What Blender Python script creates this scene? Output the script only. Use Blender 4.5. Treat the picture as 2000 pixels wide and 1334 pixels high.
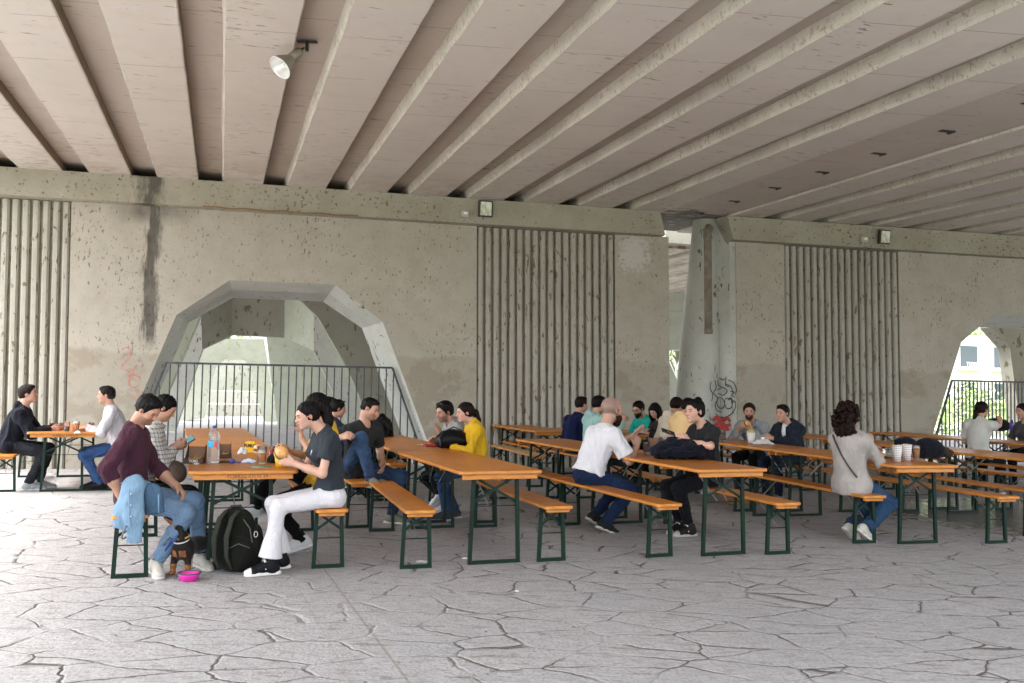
import bpy, bmesh, math, random
import numpy as np
from mathutils import Vector, Matrix
from mathutils.geometry import tessellate_polygon
R = math.radians
scene = bpy.context.scene
for o in list(bpy.data.objects): bpy.data.objects.remove(o)
col = scene.collection

# ------------------------------------------------------------------ camera
FPX = 1750.0
ROLL = R(1.05); PIT = math.atan(89/1750)
CAM = np.array([0, 0, 1.45])
_X = np.array([1., 0, 0]); _F = np.array([0, math.cos(PIT), math.sin(PIT)]); _U0 = np.array([0, -math.sin(PIT), math.cos(PIT)])
_r = math.cos(ROLL)*_X + math.sin(ROLL)*_U0; _u = -math.sin(ROLL)*_X + math.cos(ROLL)*_U0
cam_d = bpy.data.cameras.new("camera"); cam = bpy.data.objects.new("camera", cam_d); col.objects.link(cam)
cam_d.sensor_width = 36; cam_d.lens = FPX*36/2000; cam_d.clip_end = 3000; cam_d.clip_start = .05
m = Matrix.Identity(4)
for i in range(3): m[i][0], m[i][1], m[i][2], m[i][3] = _r[i], _u[i], -_F[i], CAM[i]
cam.matrix_world = m
scene.camera = cam

# ------------------------------------------------------------------ light
SUN_EL, SUN_AZ = 62, 258          # azimuth clockwise from +Y: sun behind and left of the camera
world = bpy.data.worlds.new("World"); scene.world = world; world.use_nodes = True
wn = world.node_tree; bg = wn.nodes['Background']
sky = wn.nodes.new('ShaderNodeTexSky'); sky.sky_type = 'NISHITA'; sky.sun_disc = False
sky.sun_elevation = R(SUN_EL); sky.sun_rotation = R(SUN_AZ); sky.air_density = 1.0; sky.dust_density = 4.0; sky.ozone_density = 1.0
hsv = wn.nodes.new('ShaderNodeHueSaturation'); hsv.inputs['Saturation'].default_value = .30; wn.links.new(sky.outputs[0], hsv.inputs['Color']); wn.links.new(hsv.outputs[0], bg.inputs[0]); bg.inputs[1].default_value = .15
sd = bpy.data.lights.new("sun", 'SUN'); sd.energy = .7; sd.angle = R(25); sd.color = (1, .95, .87)
so = bpy.data.objects.new("sun", sd); col.objects.link(so)
sdir = Vector((math.sin(R(SUN_AZ))*math.cos(R(SUN_EL)), math.cos(R(SUN_AZ))*math.cos(R(SUN_EL)), math.sin(R(SUN_EL))))
so.rotation_euler = sdir.to_track_quat('Z', 'Y').to_euler()
scene.view_settings.view_transform = 'Standard'; scene.view_settings.look = 'None'
scene.view_settings.exposure = 2.85; scene.view_settings.gamma = 1
scene.render.engine = 'CYCLES'
scene.cycles.max_bounces = 8; scene.cycles.diffuse_bounces = 5

# ------------------------------------------------------------------ helpers
def ray(x, y): return _r*(x-1000)/FPX + _u*(667-y)/FPX + _F
def G(x, y, z=0.0):               # world point at height z seen at photo pixel x, y
    d = ray(x, y); return CAM + d*((z-CAM[2])/d[2])
def tag(o, label=None, cat=None, group=None, kind=None):
    if label: o['label'] = label
    if cat: o['category'] = cat
    if group: o['group'] = group
    if kind: o['kind'] = kind
    return o
def empty(name, loc, rz=0, label=None, cat=None, group=None):
    o = bpy.data.objects.new(name, None); col.objects.link(o); o.location = loc; o.rotation_euler = (0, 0, rz)
    o.empty_display_size = .1
    return tag(o, label, cat, group)
def link(name, me, mat=None, parent=None, smooth=False):
    if mat is not None:
        for k in (mat if isinstance(mat, (list, tuple)) else [mat]): me.materials.append(k)
    o = bpy.data.objects.new(name, me); col.objects.link(o)
    if parent is not None: o.parent = parent
    if smooth: me.polygons.foreach_set('use_smooth', [True]*len(me.polygons))
    return o

class MB:
    def __init__(s): s.v = []; s.f = []; s.mi = []; s.sm = []
    def add(s, vs, fs, M=None, mi=0, sm=False):
        b = len(s.v)
        for p in vs:
            p = Vector(p)
            if M is not None: p = M @ p
            s.v.append(tuple(p))
        for f in fs: s.f.append([b+i for i in f]); s.mi.append(mi); s.sm.append(sm)
        return s
    def box(s, c, d, M=None, bev=0.0, mi=0, rz=0):
        x, y, z = c; a, b, h = d[0]/2, d[1]/2, d[2]/2
        L = Matrix.Translation(c) @ Matrix.Rotation(rz, 4, 'Z')
        if M is not None: L = M @ L
        if bev <= 0:
            vs = [(i*a, j*b, k*h) for k in (-1, 1) for j in (-1, 1) for i in (-1, 1)]
            return s.add(vs, [(0, 2, 3, 1), (4, 5, 7, 6), (0, 1, 5, 4), (2, 6, 7, 3), (0, 4, 6, 2), (1, 3, 7, 5)], L, mi)
        e = min(bev, a*.9, b*.9, h*.9); vs = []; idx = {}
        for sx in (-1, 1):
            for sy in (-1, 1):
                for sz in (-1, 1):
                    for ax in range(3):
                        p = [sx*(a-e), sy*(b-e), sz*(h-e)]; p[ax] = (sx*a, sy*b, sz*h)[ax]
                        idx[(sx, sy, sz, ax)] = len(vs); vs.append(p)
        fs = []
        I = idx
        for sx in (-1, 1):
            q = [I[(sx, -1, -1, 0)], I[(sx, 1, -1, 0)], I[(sx, 1, 1, 0)], I[(sx, -1, 1, 0)]]; fs.append(q if sx > 0 else q[::-1])
            q = [I[(-1, sx, -1, 1)], I[(-1, sx, 1, 1)], I[(1, sx, 1, 1)], I[(1, sx, -1, 1)]]; fs.append(q if sx > 0 else q[::-1])
            q = [I[(-1, -1, sx, 2)], I[(1, -1, sx, 2)], I[(1, 1, sx, 2)], I[(-1, 1, sx, 2)]]; fs.append(q if sx > 0 else q[::-1])
        for s1 in (-1, 1):
            for s2 in (-1, 1):
                fs.append([I[(s1, s2, -1, 0)], I[(s1, s2, 1, 0)], I[(s1, s2, 1, 1)], I[(s1, s2, -1, 1)]])
                fs.append([I[(s1, -1, s2, 0)], I[(s1, 1, s2, 0)], I[(s1, 1, s2, 2)], I[(s1, -1, s2, 2)]])
                fs.append([I[(-1, s1, s2, 1)], I[(1, s1, s2, 1)], I[(1, s1, s2, 2)], I[(-1, s1, s2, 2)]])
                for s3 in (-1, 1): fs.append([I[(s1, s2, s3, k)] for k in range(3)])
        return s.add(vs, fs, L, mi)
    def bar(s, p, q, w, t, up=(0, 0, 1), M=None, mi=0):      # rectangular bar from p to q
        p, q = Vector(p), Vector(q); d = (q-p); L = d.length; d.normalize()
        u = Vector(up); x = d.cross(u)
        if x.length < 1e-4: x = d.cross(Vector((1, 0, 0)))
        x.normalize(); y = x.cross(d)
        vs = []
        for c in (p, q):
            for i, j in ((-1, -1), (1, -1), (1, 1), (-1, 1)): vs.append(c + x*w/2*i + y*t/2*j)
        return s.add(vs, [(3, 2, 1, 0), (4, 5, 6, 7), (0, 1, 5, 4), (1, 2, 6, 5), (2, 3, 7, 6), (3, 0, 4, 7)], M, mi)
    def tube(s, pts, rad, n=8, M=None, mi=0, cap=True, flat=1.0):
        P = [Vector(p) for p in pts]; m_ = len(P)
        rs = rad if isinstance(rad, (list, tuple)) else [rad]*m_
        vs = []; ref = None
        for i in range(m_):
            d = (P[min(i+1, m_-1)] - P[max(i-1, 0)]).normalized()
            if ref is None:
                ref = Vector((0, 0, 1)) if abs(d.z) < .9 else Vector((1, 0, 0))
            a = d.cross(ref).normalized(); b = a.cross(d).normalized(); ref = b
            for k in range(n):
                t = 2*math.pi*k/n; vs.append(P[i] + a*rs[i]*math.cos(t) + b*rs[i]*flat*math.sin(t))
        fs = []
        for i in range(m_-1):
            for k in range(n):
                k2 = (k+1) % n; fs.append((i*n+k, i*n+k2, (i+1)*n+k2, (i+1)*n+k))
        if cap: fs.append(tuple(range(n))[::-1]); fs.append(tuple((m_-1)*n+k for k in range(n)))
        return s.add(vs, fs, M, mi, True)
    def lathe(s, prof, n=24, M=None, mi=0, sm=True):
        vs = []; fs = []
        for r_, z in prof:
            for k in range(n):
                t = 2*math.pi*k/n; vs.append((r_*math.cos(t), r_*math.sin(t), z))
        for i in range(len(prof)-1):
            for k in range(n):
                k2 = (k+1) % n; fs.append((i*n+k, i*n+k2, (i+1)*n+k2, (i+1)*n+k))
        return s.add(vs, fs, M, mi, sm)
    def prism(s, poly, z0, z1, M=None, mi=0):                # polygon in xy, ccw
        n = len(poly); vs = [(x, y, z0) for x, y in poly] + [(x, y, z1) for x, y in poly]
        fs = [tuple(range(n))[::-1], tuple(range(n, 2*n))] + [(i, (i+1) % n, n+(i+1) % n, n+i) for i in range(n)]
        return s.add(vs, fs, M, mi)
    def ell(s, c, rad, n=12, M=None, mi=0, Rm=None):
        vs = []; fs = []; h = n//2
        for i in range(h+1):
            ph = math.pi*i/h
            for k in range(n):
                t = 2*math.pi*k/n
                p = Vector((rad[0]*math.sin(ph)*math.cos(t), rad[1]*math.sin(ph)*math.sin(t), rad[2]*math.cos(ph)))
                if Rm is not None: p = Rm @ p
                vs.append(p + Vector(c))
        for i in range(h):
            for k in range(n):
                k2 = (k+1) % n; fs.append((i*n+k, (i+1)*n+k, (i+1)*n+k2, i*n+k2))
        return s.add(vs, fs, M, mi, True)
    def build(s, name, mat, parent=None, fix=True):
        me = bpy.data.meshes.new(name); me.from_pydata(s.v, [], s.f)
        o = link(name, me, mat, parent)
        me.polygons.foreach_set('material_index', s.mi); me.polygons.foreach_set('use_smooth', s.sm)
        if fix:
            b = bmesh.new(); b.from_mesh(me); bmesh.ops.remove_doubles(b, verts=b.verts, dist=1e-5)
            bmesh.ops.recalc_face_normals(b, faces=b.faces); b.to_mesh(me); b.free()
        me.update()
        return o

# ------------------------------------------------------------------ materials
class NT:
    def __init__(s, name):
        s.m = bpy.data.materials.new(name); s.m.use_nodes = True; s.t = s.m.node_tree; s.N = s.t.nodes
        s.b = s.N['Principled BSDF']; s.L = s.t.links
        s.tc = s.N.new('ShaderNodeTexCoord')
    def n(s, typ, **k):
        x = s.N.new(typ)
        for a, b in k.items(): setattr(x, a, b)
        return x
    def lk(s, a, b): s.L.new(a, b)
    def mp(s, scale=(1, 1, 1), rot=(0, 0, 0), loc=(0, 0, 0), src=None):
        x = s.n('ShaderNodeMapping'); x.inputs['Scale'].default_value = scale; x.inputs['Rotation'].default_value = rot; x.inputs['Location'].default_value = loc
        s.lk(src or s.tc.outputs['Object'], x.inputs[0]); return x.outputs[0]
    def noise(s, scale, v=None, detail=4, rough=.55, dist=0, col=False):
        x = s.n('ShaderNodeTexNoise'); x.inputs['Scale'].default_value = scale; x.inputs['Detail'].default_value = detail
        x.inputs['Roughness'].default_value = rough; x.inputs['Distortion'].default_value = dist
        s.lk(v or s.tc.outputs['Object'], x.inputs['Vector']); return x.outputs['Color' if col else 'Fac']
    def ramp(s, f, a, b, ca=(0, 0, 0), cb=(1, 1, 1), mode='LINEAR'):
        x = s.n('ShaderNodeValToRGB'); e = x.color_ramp.elements; e[0].position = a; e[1].position = b
        e[0].color = (*ca, 1); e[1].color = (*cb, 1); x.color_ramp.interpolation = mode; s.lk(f, x.inputs[0]); return x.outputs[0]
    def mix(s, f, a, b, mode='MIX'):
        x = s.n('ShaderNodeMix', data_type='RGBA', blend_type=mode)
        for i, v in ((0, f), (6, a), (7, b)):
            if isinstance(v, (int, float)): x.inputs[i].default_value = v
            elif isinstance(v, (tuple, list)): x.inputs[i].default_value = (*v[:3], 1)
            else: s.lk(v, x.inputs[i])
        return x.outputs[2]
    def math(s, op, a, b=0.0, c=0.0, clamp=False):
        x = s.n('ShaderNodeMath', operation=op, use_clamp=clamp)
        for i, v in enumerate((a, b, c)):
            if isinstance(v, (int, float)): x.inputs[i].default_value = v
            else: s.lk(v, x.inputs[i])
        return x.outputs[0]
    def xyz(s, v=None):
        x = s.n('ShaderNodeSeparateXYZ'); s.lk(v or s.tc.outputs['Object'], x.inputs[0]); return x.outputs
    def bump(s, h, st=.3, dist=.01, prev=None):
        x = s.n('ShaderNodeBump'); x.inputs['Strength'].default_value = st; x.inputs['Distance'].default_value = dist
        s.lk(h, x.inputs['Height'])
        if prev is not None: s.lk(prev, x.inputs['Normal'])
        return x.outputs[0]
    def out(s, col_=None, rough=None, nrm=None, **k):
        def st(nm, v):
            if v is None: return
            if isinstance(v, (int, float)): s.b.inputs[nm].default_value = v
            elif isinstance(v, (tuple, list)): s.b.inputs[nm].default_value = (*v[:3], 1)
            else: s.lk(v, s.b.inputs[nm])
        st('Base Color', col_); st('Roughness', rough)
        if nrm is not None: s.lk(nrm, s.b.inputs['Normal'])
        for a, b in k.items(): st(a.replace('_', ' '), b)
        return s.m

def concrete(name, base, patch=.12, spots=.6, spot_scale=9, stretch=(1, 1, .5), spot_col=(.10, .07, .045), thr=.64, bump=.25, grime=(.35, .32, .26), warm=None):
    t = NT(name); g = t.tc.outputs['Object']
    n1 = t.noise(.55, g, 5, .6); n2 = t.noise(3.1, g, 6, .65); n3 = t.noise(28, g, 4, .6)
    c = t.mix(t.ramp(n1, .3, .7), tuple(b*(1-patch) for b in base), tuple(min(1, b*(1+patch*.7)) for b in base))
    c = t.mix(t.ramp(n2, .42, .75, (0, 0, 0), (.45, .45, .45)), c, tuple(b*g_*1.9 for b, g_ in zip(base, grime)))
    c = t.mix(t.ramp(n3, .35, .75, (0, 0, 0), (.25, .25, .25)), c, tuple(b*.7 for b in base))
    if warm:
        n4 = t.noise(.9, t.mp((1, 1, .5), loc=(3, 7, 1)), 4, .6)
        c = t.mix(t.ramp(n4, .52, .66, (0, 0, 0), (.55, .55, .55)), c, warm)
    sp = t.noise(spot_scale, t.mp(stretch), 3, .6, .4)
    dens = t.noise(.8, t.mp((1, 1, 1), loc=(11, 5, 2)), 3, .6)
    th = t.math('MULTIPLY_ADD', t.ramp(dens, .35, .7), -.10, thr+.05)
    msk = t.math('MULTIPLY', t.math('SMOOTH_MIN', t.math('MULTIPLY', t.math('SUBTRACT', sp, th), 28, 0, True), 1, .01), spots, 0, True)
    c = t.mix(msk, c, spot_col)
    h = t.math('ADD', t.math('MULTIPLY', n3, .5), t.math('ADD', n2, t.math('MULTIPLY', msk, -.5)))
    return t, c, t.bump(h, bump, .02)
# ------------------------------------------------------------------ structure: frames
TH = R(13.5)
WD = np.array([math.cos(TH), math.sin(TH), 0]); WN = np.array([-math.sin(TH), math.cos(TH), 0]); W0 = G(160, 916)
KS = -.018
def WP(u, z, off=0.0):            # wall frame point -> world
    return W0 + WD*(u+KS*z) + WN*off + np.array([0, 0, z])
def WX(x, y, off=0.0):            # pixel -> (u, z) on wall plane at offset
    d = ray(x, y); P = CAM + d*((W0+WN*off-CAM)@WN/(d@WN)); z = P[2]; return (float((P-W0)@WD)-KS*z, float(z))
WM = Matrix(((WD[0], WN[0], 0, W0[0]), (WD[1], WN[1], 0, W0[1]), (0, 0, 1, 0), (0, 0, 0, 1)))   # local (u, off, z)
def wv(u, off, z): return (u+KS*z, off, z)

def wall_mat(name, base, extra=None, **k):
    t, c, nb = concrete(name, base, **k)
    if extra: c = extra(t, c)
    return t.out(c, .88, nb)
def wall_extra(t, c):
    X = t.xyz(); wob = t.noise(1.3, None, 4, .6)
    # repainted band on the lower two metres, with a soft ragged top
    z = t.math('ADD', X[2], t.math('MULTIPLY_ADD', wob, .5, -.25))
    band = t.math('MULTIPLY', t.math('SUBTRACT', 1.98, z), 14, 0, True)
    c = t.mix(t.math('MULTIPLY', band, .55), c, (.33, .30, .235))
    blot = t.noise(1.1, t.mp((1, 1, 1.4), loc=(2, 0, 9)), 5, .65)
    c = t.mix(t.math('MULTIPLY', t.math('MULTIPLY', band, t.ramp(blot, .5, .56)), .5), c, (.27, .225, .165))
    # pale lime bloom near the top right of the wall
    du_ = t.math('SUBTRACT', X[0], 9.45); dz_ = t.math('MULTIPLY', t.math('SUBTRACT', X[2], 4.0), .9)
    dr_ = t.math('SQRT', t.math('ADD', t.math('MULTIPLY', du_, du_), t.math('MULTIPLY', dz_, dz_)))
    lm_ = t.math('MULTIPLY', t.math('SUBTRACT', t.math('MULTIPLY', t.noise(7, None, 6, .75), 1.25), t.math('ADD', dr_, .28)), 9, 0, True)
    c = t.mix(t.math('MULTIPLY', lm_, .75), c, (.58, .57, .53))
    # dark water stain below the beam seat
    f = t.noise(9, t.mp((1, 1, .12)), 5, .7); f2 = t.noise(3.2, t.mp((1, 1, .5)), 4, .6)
    d = t.math('ABSOLUTE', t.math('SUBTRACT', t.math('ADD', X[0], t.math('MULTIPLY_ADD', f2, .22, -.11)), .93))
    wgt = t.math('SUBTRACT', t.math('MULTIPLY_ADD', f, 1.7, -.25), t.math('MULTIPLY', d, 4.3))
    inz = t.math('MULTIPLY', t.math('MULTIPLY', t.math('SUBTRACT', X[2], 1.95), 4, 0, True), t.math('MULTIPLY_ADD', f2, .8, .45))
    st = t.math('MULTIPLY', t.math('MULTIPLY', wgt, 3.2, 0, True), inz, 0, True)
    top = t.math('MULTIPLY', t.math('MULTIPLY', t.math('SUBTRACT', X[2], 4.02), 5, 0, True), t.math('MULTIPLY', t.math('SUBTRACT', 1.35, t.math('MULTIPLY', d, 1.7)), f2, 0, True))
    st = t.math('MAXIMUM', st, top)
    c = t.mix(t.math('MULTIPLY', st, .95), c, (.045, .04, .036))
    return c
CONC = wall_mat('wall_concrete', (.46, .43, .365), wall_extra, spots=.75, spot_scale=24, thr=.615, patch=.10, spot_col=(.13, .10, .055))
CONC_RIB = wall_mat('ribbed_concrete', (.43, .415, .36), None, spots=.9, spot_scale=15, thr=.60, stretch=(1, 1, .35), patch=.14, spot_col=(.15, .11, .06))
def cap_extra(t, c):
    X = t.xyz(); f2 = t.noise(5, t.mp((1, 1, .3)), 5, .7)
    d = t.math('ABSOLUTE', t.math('SUBTRACT', X[0], .88))
    st = t.math('MULTIPLY', t.math('MULTIPLY', t.math('SUBTRACT', t.math('MULTIPLY_ADD', f2, 1.9, -.35), t.math('MULTIPLY', d, 2.0)), 2.4, 0, True), .85)
    return t.mix(st, c, (.06, .055, .045))
CONC_CAP = wall_mat('cap_concrete', (.37, .35, .28), cap_extra, spots=.8, spot_scale=16, thr=.61, patch=.16, spot_col=(.13, .10, .05), stretch=(1, 1, 1))
CONC_LIGHT = wall_mat('pier_concrete', (.53, .54, .50), None, spots=.9, spot_scale=11, thr=.63, stretch=(1, 1, .4), spot_col=(.08, .07, .05))
CONC_FAR = wall_mat('greenlit_far_concrete', (.52, .56, .47), None, spots=.55, spot_scale=6, thr=.62, spot_col=(.25, .24, .14))  # green of reflected light is put into this base colour
CONC_DARK = wall_mat('shaded_inner_concrete', (.34, .34, .29), None, spots=.8, spot_scale=6, thr=.60, spot_col=(.12, .10, .05))  # darkened base colour stands in for the shade behind the arches

def arch(du, s=1.0, inset=0.0, sh=0.0):
    c = 3.12+du
    P = [(-2.70, 0), (-1.72, 2.55), (-.88, 3.17), (.88, 3.17), (1.70, 2.55), (2.68, 0)]
    if inset:
        Q = [(-2.70+inset*1.08, 0), (-1.72+inset*.90, 2.55-inset*.30), (-.88+inset*.42, 3.17-inset*1.0), (.88-inset*.42, 3.17-inset*1.0), (1.70-inset*.90, 2.55-inset*.30), (2.68-inset*1.08, 0)]
        P = Q
    return [(c+x+sh, z) for x, z in P]
def wall_face(mb, outer, off, flip=False, mi=0):
    loops = [[Vector((u, z, 0)) for u, z in outer]]
    tris = tessellate_polygon(loops)
    mb.add([wv(u, off, z) for u, z in outer], [tuple(t_) for t_ in tris], None, mi)
def strip(mb, A, B, offA, offB, close=False, mi=0):
    n = len(A); vs = [wv(u, offA, z) for u, z in A] + [wv(u, offB, z) for u, z in B]
    mb.add(vs, [(i, i+1, n+i+1, n+i) for i in range(n-1)], None, mi)
HW = 4.36
def wall_unit(u0, u1, arch_du, ribs, name, label, back=.9):
    """one abutment panel: flat wall with an octagonal arch, rib panels set in recesses, bevelled reveals"""
    root = empty(name, (0, 0, 0)); root.matrix_world = WM
    tag(root, label, 'wall', 'abutment walls under the bridge')
    mb = MB()
    # flat face with arch notch, between rib panels
    edges = [u0] + [x for r_ in ribs for x in r_] + [u1]
    flats = [(edges[i], edges[i+1]) for i in range(0, len(edges), 2)]
    for a, b in flats:
        if arch_du is not None and a < 3.12+arch_du < b:
            O = arch(arch_du)
            wall_face(mb, [(a, 0), O[0]] + O[1:5] + [O[5], (b, 0), (b, HW), (a, HW)], 0)
        else: wall_face(mb, [(a, 0), (b, 0), (b, HW), (a, HW)], 0)
    for a, b in ribs:
        wall_face(mb, [(a, 0), (b, 0), (b, HW), (a, HW)], .10)
        strip(mb, [(a, 0), (a, HW)], [(a, 0), (a, HW)], 0, .10); strip(mb, [(b, 0), (b, HW)], [(b, 0), (b, HW)], 0, .10)
    # ends and back
    strip(mb, [(u0, 0), (u0, HW)], [(u0, 0), (u0, HW)], 0, back); strip(mb, [(u1, 0), (u1, HW)], [(u1, 0), (u1, HW)], 0, back)
    if arch_du is not None:
        I2 = arch(arch_du, inset=.22, sh=-.10)
        wall_face(mb, [(u0, 0), I2[0]] + I2[1:5] + [I2[5], (u1, 0), (u1, HW), (u0, HW)], back)
    else: wall_face(mb, [(u0, 0), (u1, 0), (u1, HW), (u0, HW)], back)
    mb.build('wall_face', CONC, root)
    if arch_du is not None:
        rb = MB(); O = arch(arch_du); I1 = arch(arch_du, inset=.13, sh=-.04); I2 = arch(arch_du, inset=.22, sh=-.10)
        strip(rb, O, I1, .0, .30); strip(rb, I1, I2, .30, back)
        rb.build('arch_reveal', CONC_LIGHT, root)
    for a, b in ribs:
        rm = MB(); n = max(3, round((b-a)/.1485)); w = (b-a)/n
        for i in range(n):
            c = a+(i+.5)*w; h = w*.38
            prof = [(-h, .102), (-h*.92, .030), (-h*.5, -.004), (h*.5, -.004), (h*.92, .030), (h, .102)]
            vs = [];  zs = [0.0, 1.1, 2.2, 3.3, HW-.03]
            rr = random.Random(i*7+int(a*10))
            for z in zs:
                for x, o_ in prof: vs.append(wv(c+x+rr.uniform(-.003, .003), o_, z))
            fs = [(k*6+j, k*6+j+1, (k+1)*6+j+1, (k+1)*6+j) for k in range(len(zs)-1) for j in range(5)]
            fs.append(tuple(range(24, 30)))
            rm.add(vs, fs)
        rm.build('ribbed_panel', CONC_RIB, root)
    return root
wall_a = wall_unit(-4.1, 10.22, 0, [(-2.95, -.25), (6.50, 9.14)], 'abutment_wall', 'long concrete abutment wall with octagonal arch, ribbed panels and dark water stain')
wall_b = wall_unit(11.62, 30.0, 15.30, [(12.66, 15.24), (21.7, 24.4)], 'abutment_wall', 'right hand concrete abutment wall beyond the round pier with bright open arch')

def cap(u0, u1, sl, sr, label, off=-.25, H0=4.345, H1=4.79, nm='cap_beam', back=.75, mat=None):
    root = MB(); P = [(u0, H0), (u1, H0), (u1+sr, H1), (u0+sl, H1)]
    n = 4; vs = [wv(u, off, z) for u, z in P] + [wv(u, back, z) for u, z in P]
    root.add(vs, [(0, 1, 2, 3), (7, 6, 5, 4)] + [(i, 4+i, 4+(i+1) % 4, (i+1) % 4) for i in range(4)])
    # thin drip ledge
    o = root.build(nm, mat or CONC_CAP); o.matrix_world = WM
    return tag(o, label, 'beam', 'bearing beams on top of the walls')
cap(-4.4, 10.05, 0, -.10, 'long stained bearing beam along the top of the left abutment wall')
cap(11.45, 31, -.13, 0, 'bearing beam along the top of the right abutment wall')

# ------------------------------------------------------------------ deck of precast beams
BD = ray(433, 700); BD = BD/np.linalg.norm(BD); bh = np.array([BD[0], BD[1], 0]); bh /= np.linalg.norm(bh)
EP = np.array([bh[1], -bh[0], 0.])
p1 = np.array([-8.15, 14.03, 4.785])
sl = BD[2]/math.hypot(BD[0], BD[1])
DM = Matrix(((EP[0], bh[0], 0, p1[0]), (EP[1], bh[1], 0, p1[1]), (0, sl, 1, p1[2]), (0, 0, 0, 1)))
tdk, cdk, ndk = concrete('x', (.40, .345, .30))
bpy.data.materials.remove(tdk.m)
def soffit_mat(name, base, seam=True, peel=False):
    t = NT(name); g = t.tc.outputs['Object']
    n1 = t.noise(.35, g, 4, .6); n2 = t.noise(2.4, g, 5, .6); n3 = t.noise(30, g, 3, .6)
    c = t.mix(t.ramp(n1, .3, .7), tuple(b*.93 for b in base), tuple(b*1.06 for b in base))
    c = t.mix(t.ramp(n2, .5, .8, (0, 0, 0), (.3, .3, .3)), c, (base[0]*.75, base[1]*.66, base[2]*.55))
    # short brown dashes running across the beams
    sp = t.noise(9.5, t.mp((.42, 2.3, .5), rot=(0, 0, R(9))), 3, .6, .3)
    dn = t.noise(.75, t.mp((1, .8, 1), loc=(4, 1, 0)), 4, .65)
    Y = t.xyz()[1]
    near_wall = t.math('MULTIPLY', t.math('ADD', Y, 4.5), .10, 0, True)
    den = t.math('ADD', t.ramp(dn, .38, .7), near_wall)
    th = t.math('MULTIPLY_ADD', den, -.135, .72)
    mk = t.math('MULTIPLY', t.math('MULTIPLY', t.math('SUBTRACT', sp, th), 26, 0, True), .72)
    c = t.mix(mk, c, (.15, .085, .045))
    rs = t.noise(.8, t.mp((1, .6, 1), loc=(9, 3, 0)), 5, .7)
    rm = t.math('MULTIPLY', t.math('MULTIPLY', t.ramp(rs, .5, .68), t.math('MULTIPLY', t.math('ADD', Y, 2.6), .4, 0, True)), .6)
    c = t.mix(rm, c, (.27, .15, .065))
    if seam:
        yy = t.math('ADD', Y, t.math('MULTIPLY', t.xyz()[0], .18))
        fr = t.math('ABSOLUTE', t.math('SUBTRACT', t.math('FRACT', t.math('MULTIPLY', yy, 1/1.22)), .5))
        line = t.math('MULTIPLY', t.math('LESS_THAN', fr, .005), t.ramp(t.noise(1.7, g, 3), .42, .5))
        c = t.mix(t.math('MULTIPLY', line, .55), c, (.09, .06, .045))
    if peel:
        pn = t.noise(5, t.mp((.5, 1, 1)), 6, .75)
        pm_ = t.math('MULTIPLY', t.math('SUBTRACT', t.math('ADD', pn, t.math('MULTIPLY', t.math('ADD', Y, 1.1), .30)), .52), 7, 0, True)
        c = t.mix(t.math('MULTIPLY', pm_, .85), c, (.055, .045, .038)); c = t.mix(t.math('MULTIPLY', t.ramp(t.noise(11, t.mp((.4, 1, 1)), 5, .7), .58, .62), pm_), c, (.38, .36, .32))
    h = t.math('ADD', t.math('MULTIPLY', n3, .4), t.math('ADD', n2, t.math('MULTIPLY', mk, -.3)))
    return t.out(c, .85, t.bump(h, .18, .015))
SOF = soffit_mat('beam_soffit', (.57, .53, .47))
SLAB = soffit_mat('deck_slab', (.45, .40, .345))  # darker than the beam soffits: recess shade is put into the colour
te, ce, ne = concrete('lit_broken_edge', (.68, .66, .56), spots=.45, spot_scale=26, thr=.58, spot_col=(.25, .19, .11), patch=.25)
EDGE = te.out(ce, .92, te.bump(te.noise(24, te.mp((1, .5, 1)), 5, .75), .9, .03))  # rough chipped left faces; light from the left is put into the pale colour
T0, T1 = -15.0, 1.2
def deck_beam(x0, w, label, t0=T0, t1=T1, M=DM, group='precast deck beams overhead'):
    root = empty('deck_beam', (0, 0, 0)); root.matrix_world = M; tag(root, label, 'beam', group)
    rr = random.Random(int(x0*97)); mb = MB(); D = .15
    n = 70; vs = []
    for i in range(n+1):
        y = t0+(t1-t0)*i/n; e = rr.uniform(0, .016); e2 = rr.uniform(0, .006)
        wv_ = .008*math.sin(y*1.3+x0)
        vs += [(x0+wv_, y, D), (x0+.010+e*.7, y, .030+rr.uniform(0, .014)), (x0+.026+e*.8, y, 0), (x0+w-.012-e2, y, 0), (x0+w-e2, y, .012), (x0+w, y, D)]
    def quads(js): return [(i*6+j, i*6+j+1, (i+1)*6+j+1, (i+1)*6+j) for i in range(n) for j in js]
    mb.add(vs, quads([2, 3]) + [tuple(n*6+j for j in range(6)), tuple(range(6))])
    mb.build('soffit', SOF, root)
    eb = MB(); eb.add(vs, quads([0, 1])); eb.build('lit_broken_edge', EDGE, root)
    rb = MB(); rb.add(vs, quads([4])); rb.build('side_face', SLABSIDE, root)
    return root
ts, cs, ns = concrete('shaded_beam_side', (.22, .165, .115), spots=.5)
SLABSIDE = ts.out(cs, .9, ns)  # right faces: the shaded side is painted as a darker colour
k = 0
ords = ['first', 'second', 'third', 'fourth', 'fifth', 'sixth', 'seventh', 'eighth', 'ninth', 'tenth', 'eleventh', 'twelfth', 'thirteenth', 'fourteenth', 'fifteenth', 'sixteenth']
for i in range(-4, 8):
    if i < -3: lab = 'precast deck beam overhead beyond the left edge of the photo'
    else: lab = '%s precast deck beam from the left overhead, its end on the long left bearing beam' % ords[i+3]
    deck_beam(3.335+1.036*i, .675, lab)
for i in range(0, 13):
    deck_beam(12.60+1.036*i, .675, ('%s precast deck beam to the right of the holed slab overhead' % ords[i]) if i < 9 else 'precast deck beam overhead beyond the right edge of the photo')
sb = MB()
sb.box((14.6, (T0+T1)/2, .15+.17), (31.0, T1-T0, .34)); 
o = sb.build('deck_slab', SLAB); o.matrix_world = DM; tag(o, 'flat bridge deck slab showing in the recesses between the overhead beams', 'bridge deck')
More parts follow.
